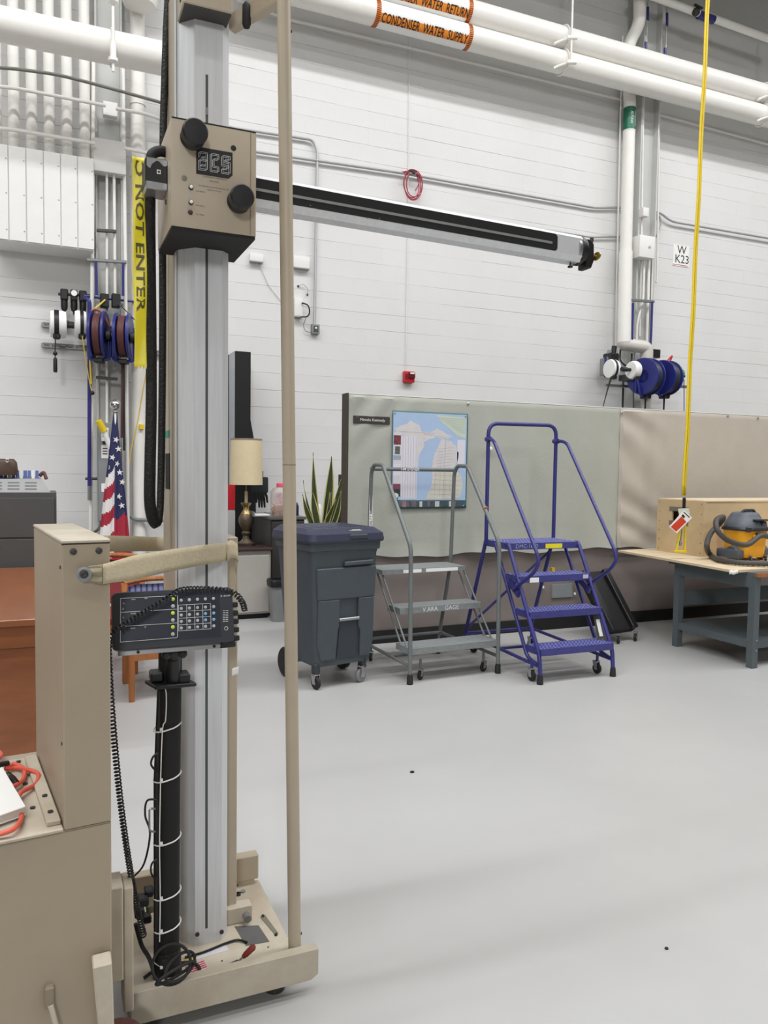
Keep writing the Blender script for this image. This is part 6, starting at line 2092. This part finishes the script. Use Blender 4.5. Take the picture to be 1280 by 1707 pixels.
lp_ = F(405, 897, zt2)
LX = lp_.x
ly = 7.93
lamp = thing('table_lamp', 'table lamp with cream drum shade and bronze urn base', 'lamp', (W(410, 897, ly).x, ly, zt2))
lx0 = W(410, 897, ly).x
sx0 = W(412, 770, ly).x - lx0
M_BRONZE = mat('antique_bronze', (104, 92, 76), .4, metal=.5, var=.2, scale=20)
M_BRASSD = mat('dull_brass', (150, 130, 84), .35, metal=.7, var=.1)
MB().lathe([(.10, 0), (.10, .025), (.085, .03)], 8, Matrix.Rotation(PI / 8, 4, 'Z')).build('plinth', mat('dark_plinth', (58, 44, 40), .5), lamp)
MB().lathe([(.075, .03), (.06, .045), (.035, .07), (.03, .10), (.042, .12), (.046, .135), (.03, .15), (.035, .165), (.06, .20), (.077, .25), (.075, .29), (.055, .33)], 24).build('urn', M_BRONZE, lamp)
MB().lathe([(.056, .33), (.05, .34), (.03, .37), (.028, .40), (.05, .425), (.056, .44), (.045, .445)], 24).build('urn_neck', M_BRASSD, lamp)
MB().cyl((0, 0, .445), (0, 0, .56), .016, n=12).build('stem', M_PLY, lamp)
zs0, zs1 = W(412, 808, ly).z - zt2, W(412, 732, ly).z - zt2
sr = 26.5 * proj((lx0, ly, 1.4))[2] / FPX
M_SHADE = mat('cream_shade', (222, 206, 170), .8, var=.03, scale=20)
MB().lathe([(sr * 1.02, zs0), (sr * .97, zs1), (sr * .965, zs1), (sr * 1.015, zs0), (sr * 1.02, zs0)], 40).build('shade', M_SHADE, lamp)
MB().lathe([(sr * .972, zs1 - .012), (sr * .985, zs1 - .012), (sr * .98, zs1 + .003), (sr * .968, zs1 + .003)], 40).build('shade_trim', MATS['dark_beige'], lamp)
MB().cyl((0, 0, .5), (0, 0, zs1 - .03), .007, n=8).build('harp', M_BRASSD, lamp)

# tall black tower behind the lamp
ty_ = 8.62
a, b = W(392, 585, ty_), W(418, 585, ty_)
zf = W(420, 700, ty_).z
bx_ = W(427, 745, ty_)
t = thing('black_tower', 'tall narrow black tower behind the table lamp', 'tower', ((a.x + b.x) / 2, ty_ + .1, 0))
prof_ = [(a.x, 0), (a.x, a.z), (b.x, a.z), (b.x, zf), (bx_.x - .01, bx_.z), (bx_.x, bx_.z - .05), (bx_.x, 0)]
MB().prism(prof_, .26, Mat((0, ty_ + .26, 0), (1, 0, 0), (0, 0, 1), (0, -1, 0))).build('front_case', M_BLACK, t, w=True, sm=False)
MB().bb((a.x - .012, ty_ + .01, 0), (a.x - .0005, ty_ + .40, a.z - .004)).build('side_panel', mat('lit_side_grey', (176, 180, 186), .4, metal=.2), t, w=True, sm=False)  # tower's left face coloured pale for the light falling on it
MB().bb((a.x - .02, ty_ + .27, .0), (b.x - .02, ty_ + .4, a.z - .01)).build('rear_case', M_BLACK, t, w=True, sm=False)
t = thing('red_board', 'narrow red and pale board standing between lamp and column', 'board', (W(386, 900, 8.5).x, 8.5, 0))
p0_, p1_ = W(384, 900, 8.5), W(392, 808, 8.5)
MB().bb((p0_.x - .1, 8.5, W(388, 850, 8.5).z), (p1_.x, 8.52, p1_.z)).build('red_face', M_RED, t, w=True, sm=False)
MB().bb((p0_.x - .1, 8.5, 0), (p1_.x, 8.52, W(388, 851, 8.5).z)).build('pale_face', M_GSTEEL, t, w=True, sm=False)

czt = W(453, 862, 7.72).z
cx0_ = W(452, 862, 7.72).x
cr_ = thing('credenza', 'dark charcoal credenza beside the lamp cabinet', 'cabinet', (cx0_ + .18, 8.15, 0))
M_CHAR = mat('charcoal_laminate', (58, 56, 54), .45, var=.05)
MB().bb((cx0_ + .0, 7.74, .04), (cx0_ + .36, 8.55, czt - .03)).build('carcass', M_CHAR, cr_, w=True, bev=.004)
MB().bb((cx0_ - .012, 7.72, czt - .03), (cx0_ + .375, 8.56, czt)).build('credenza_top', mat('slate_top', (92, 92, 90), .35), cr_, w=True, bev=.004)
for k in range(2):
    d_ = MB().bb((cx0_ + .01 + k * .175, 7.722, .07), (cx0_ + .175 + k * .175, 7.742, czt - .05)).build('door', M_CHAR, cr_, w=True, bev=.003)
    MB().bb((cx0_ + .14 + k * .07, 7.705, .6), (cx0_ + .155 + k * .07, 7.724, .72)).build('handle', M_STEEL, d_, w=True)

# jar of pretzels
jp = F(470, 861, czt)
jy = 7.9
jx = W(470, 850, jy).x
jar = thing('snack_jar', 'clear jar of pretzels with a pink lid on the credenza', 'jar', (jx, jy, czt))
js = proj((jx, jy, czt))[2] / FPX
jw = 17 * js
M_JAR = mat('jar_plastic', (226, 214, 208), .1, var=.02, alpha=.35)
MB().loft([[V((p.x, p.y, z)) for p in rrect(w_ * 2, w_ * 2, w_ * .35, 4)] for z, w_ in ((.004, jw * .96), (.02, jw), (.25, jw), (.285, jw * .8), (.30, jw * .5))]).build('jar_body', M_JAR, jar)
MB().lathe([(jw * .52, .298), (jw * .56, .30), (jw * .56, .335), (jw * .48, .345), (1e-5, .346)], 24).build('lid', mat('pink_lid', (226, 96, 120), .4), jar)
rr = random.Random(3)
pz = MB()
for k in range(90):
    c = V((rr.uniform(-1, 1) * jw * .78, rr.uniform(-1, 1) * jw * .78, .016 + rr.random() * .10 * (1 - .3 * rr.random())))
    pz.torus(c, (rr.uniform(-1, 1), rr.uniform(-1, 1), rr.uniform(-1, 1)), .017, .006, 10, 5)
pz.build('pretzels', mat('pretzel_brown', (186, 116, 58), .6, var=.2, scale=40), jar, kind='stuff')
lbq = MB().bb((-jw * .9, -jw - .001, .13), (jw * .9, -jw + .001, .24)).build('jar_label', mat('jar_label_pink', (206, 176, 180), .5, var=.25, scale=30, alpha=.8), jar, sm=False)

# papers tray and gloves
tp = W(436, 856, 7.85)
t = thing('paper_tray', 'grey paper tray with white sheets beside the snack jar', 'tray', (tp.x, 7.95, czt))
MB().bb((-.09, -.13, 0), (.10, .15, .008)).build('tray_base', M_GBOX, t)
MB().bb((-.09, -.13, .008), (-.08, .15, .05)).build('tray_side', M_GBOX, t)
MB().bb((.09, -.13, .008), (.10, .15, .03)).build('tray_side', M_GBOX, t)
for k in range(3):
    MB().bb((-.075 + .004 * k, -.125 + .01 * k, .009 + .004 * k), (.085 + .003 * k, .13, .012 + .004 * k)).build('sheet', M_WHITE, t, sm=False)
gl = W(434, 830, 8.2)
t = thing('hanging_gloves', 'dark work gloves hanging behind the lamp shade', 'gloves', (gl.x, 8.2, gl.z - .2))
for k in range(5):
    a = V((gl.x - .05 + .024 * k, 8.2, W(434, 818, 8.2).z))
    e_ = V((gl.x - .045 + .03 * k, 8.19, W(434, 842 + (4 if k in (1, 2, 3) else -4), 8.2).z))
    MB().tube([a, a.lerp(e_, .5) + V((.004, -.01, 0)), e_], [.015, .014, .010], 8).build('finger', M_BLACKM, t, w=True)
MB().bb((gl.x - .09, 8.18, W(434, 822, 8.2).z), (gl.x + .085, 8.24, W(434, 795, 8.2).z)).build('palm', mat('dark_teal_cloth', (32, 46, 46), .8), t, w=True, bev=.02, seg=2)
MB().bb((gl.x - .03, 8.205, W(434, 796, 8.2).z), (gl.x + .03, 8.63, W(434, 790, 8.2).z + .03)).build('hook_strap', M_BLACKM, t, w=True)

# wastebasket
wb = F(466, 1036, 0)
t = thing('wastebasket', 'grey wastebasket with a black swing rim by the credenza', 'wastebasket', (wb.x + .03, wb.y + .05, 0))
hz2 = W(466, 966, wb.y).z
MB().loft([rrect(.20, .16, .04, 4, 0), rrect(.24, .2, .05, 4, hz2 - .06)]).build('basket_body', mat('mid_grey_plastic', (132, 136, 136), .5), t)
MB().loft([rrect(.262, .22, .05, 4, hz2 - .07), rrect(.268, .226, .05, 4, hz2 - .02), rrect(.25, .21, .05, 4, hz2), rrect(.21, .17, .04, 4, hz2), rrect(.2, .16, .04, 4, hz2 - .05)]).build('rim', M_BLACK, t)

# snake plant
py_ = 7.95
pc = W(537, 872, py_)
czp = czt - .30
ps = thing('plant_stand', 'low dark stand under the snake plant behind the bin', 'stand', (pc.x + .1, py_, 0))
MB().bb((-.2, -.2, czp - .03), (.42, .45, czp)).build('stand_top', M_CHAR, ps, bev=.004)
for sx_ in (-.18, .4):
    for sy_ in (-.18, .43):
        MB().bb((sx_ - .018, sy_ - .018, 0), (sx_ + .018, sy_ + .018, czp - .03)).build('leg', M_CHAR, ps, sm=False)
pot = thing('snake_plant', 'snake plant with tall yellow edged leaves behind the bin', 'plant', (pc.x, py_, czp))
MB().lathe([(.075, 0), (.085, .01), (.10, .10), (.108, .11), (.108, .125), (.095, .125), (.09, .10)], 24).build('pot', mat('terracotta_dark', (92, 78, 66), .7), pot)
MB().lathe([(.09, .10), (1e-5, .105)], 20).build('soil', mat('soil', (50, 40, 32), .95, bump=.5), pot)
M_LF = mat('leaf_green', (58, 68, 44), .5, var=.25, scale=18, stretch=(1, 1, 4))
M_LY = mat('leaf_edge', (196, 190, 110), .5, var=.1)
us = proj((pc.x, py_, 1.2))[2] / FPX


def leaf(bx, tipx, tipy, w_, ph, yo):
    w_ *= 1.25
    b_ = V(((bx - 537) * us * .55, yo, .10))
    tp_ = W(tipx, tipy, py_) - V((pc.x, py_, czp))
    tp_ = V((tp_.x, yo * 1.4, tp_.z))
    md_ = b_.lerp(tp_, .5) + V(((bx - 537) * us * .35, -.01, 0))

    def fn(u, v):
        c = b_ * (1 - v) ** 2 + md_ * 2 * v * (1 - v) + tp_ * v * v
        ww = w_ * us * (.55 + 1.1 * v) * (1 - v) ** .55 if v > .35 else w_ * us * (.62 + .55 * v) * .9
        ww = w_ * us * (.55 + .62 * math.sin(PI * min(1, .1 + v * .72))) * (1 - v ** 5)
        a = ph + v * .9
        s = (u - .5) * 2
        return c + V((math.cos(a) * s * ww, math.sin(a) * s * ww - .012 * s * s, .004 * abs(s)))
    MB().grid(fn, 8, 22, None, lambda u, v: 1 if (u < .12 or u > .88) and v < .97 else 0).build('leaf', [M_LF, M_LY], pot, solid=.0025)


for args in ((522, 521, 754, 6.0, .2, -.01), (545, 552, 761, 6.5, -.2, .0), (519, 507, 801, 4.5, .5, .03), (516, 502, 824, 5.0, .1, -.03), (548, 556, 797, 4.0, .4, .03), (552, 571, 794, 4.0, -.5, .02), (556, 564, 822, 4.0, -.2, -.04), (532, 557, 830, 5.0, .1, -.05), (526, 518, 818, 5.0, -.3, -.03), (544, 546, 818, 5.5, .3, -.04), (550, 553, 838, 4.5, .6, .05), (518, 513, 845, 4.0, .2, .04)):
    leaf(*args)
# odds behind the plant
for k, (a, b, y, m_, w_, h_, l_) in enumerate(((507, 862, 7.95, mat('dark_blue_can', (50, 48, 84), .4), .05, .12, 'small dark blue can left of the snake plant'), (530, 862, 8.3, M_WHITE, .1, .40, 'tall white jug behind the snake plant leaves'), (567, 862, 8.25, M_BLACK, .085, .5, 'black flask beside the partition end'))):
    x = W(a, b, y).x if k else cx0_ + .335
    n_ = ('small_can', 'white_jug', 'black_flask')[k]
    mm = MB().lathe([(w_ / 2 * .9, 0), (w_ / 2, .006), (w_ / 2, h_ * .86), (w_ / 2 * .8, h_ * .93), (w_ / 2 * .55, h_), (1e-5, h_)], 20, Matrix.Translation((x, y, czt if k == 0 else czp)))
    o_ = mm.build(n_, m_, None, l_, ('can', 'jug', 'flask')[k])
    if k == 1:
        MB().torus((x + w_ * .55, y, czp + h_ * .45), (0, 1, 0), .03, .007, 16, 6).build('jug_handle', M_WHITE, o_, w=True)
    else:
        MB().lathe([(w_ / 2 * .56, 0), (w_ / 2 * .56, .02), (1e-5, .022)], 16, Matrix.Translation((x, y, (czt if k == 0 else czp) + h_ - .004))).build('cap', M_STEEL if k == 0 else M_RUB, o_, w=True)
p0_, p1_ = W(565, 872, 8.0), W(572, 791, 8.0)
MB().bb((p0_.x, 8.0, .0), (p1_.x, 8.04, p1_.z)).build('dark_post', M_BRN, None, 'slim dark brown post standing just left of the partition end', 'post', bev=.003)

# specks on the floor
for q, s_, l_ in (((687, 1288), .010, 'small dark crumb of debris on the open floor'), ((1111, 1582), .006, 'tiny dark speck of debris near the right of the floor')):
    p = F(*q, 0)
    MB().prism([(s_ * 1.2, 0), (.3 * s_, s_), (-s_, .5 * s_), (-.7 * s_, -.8 * s_), (.6 * s_, -.7 * s_)], s_ * .7, Matrix.Translation((p.x, p.y, 0))).build('floor_debris', M_INK, None, l_, 'debris', sm=False)
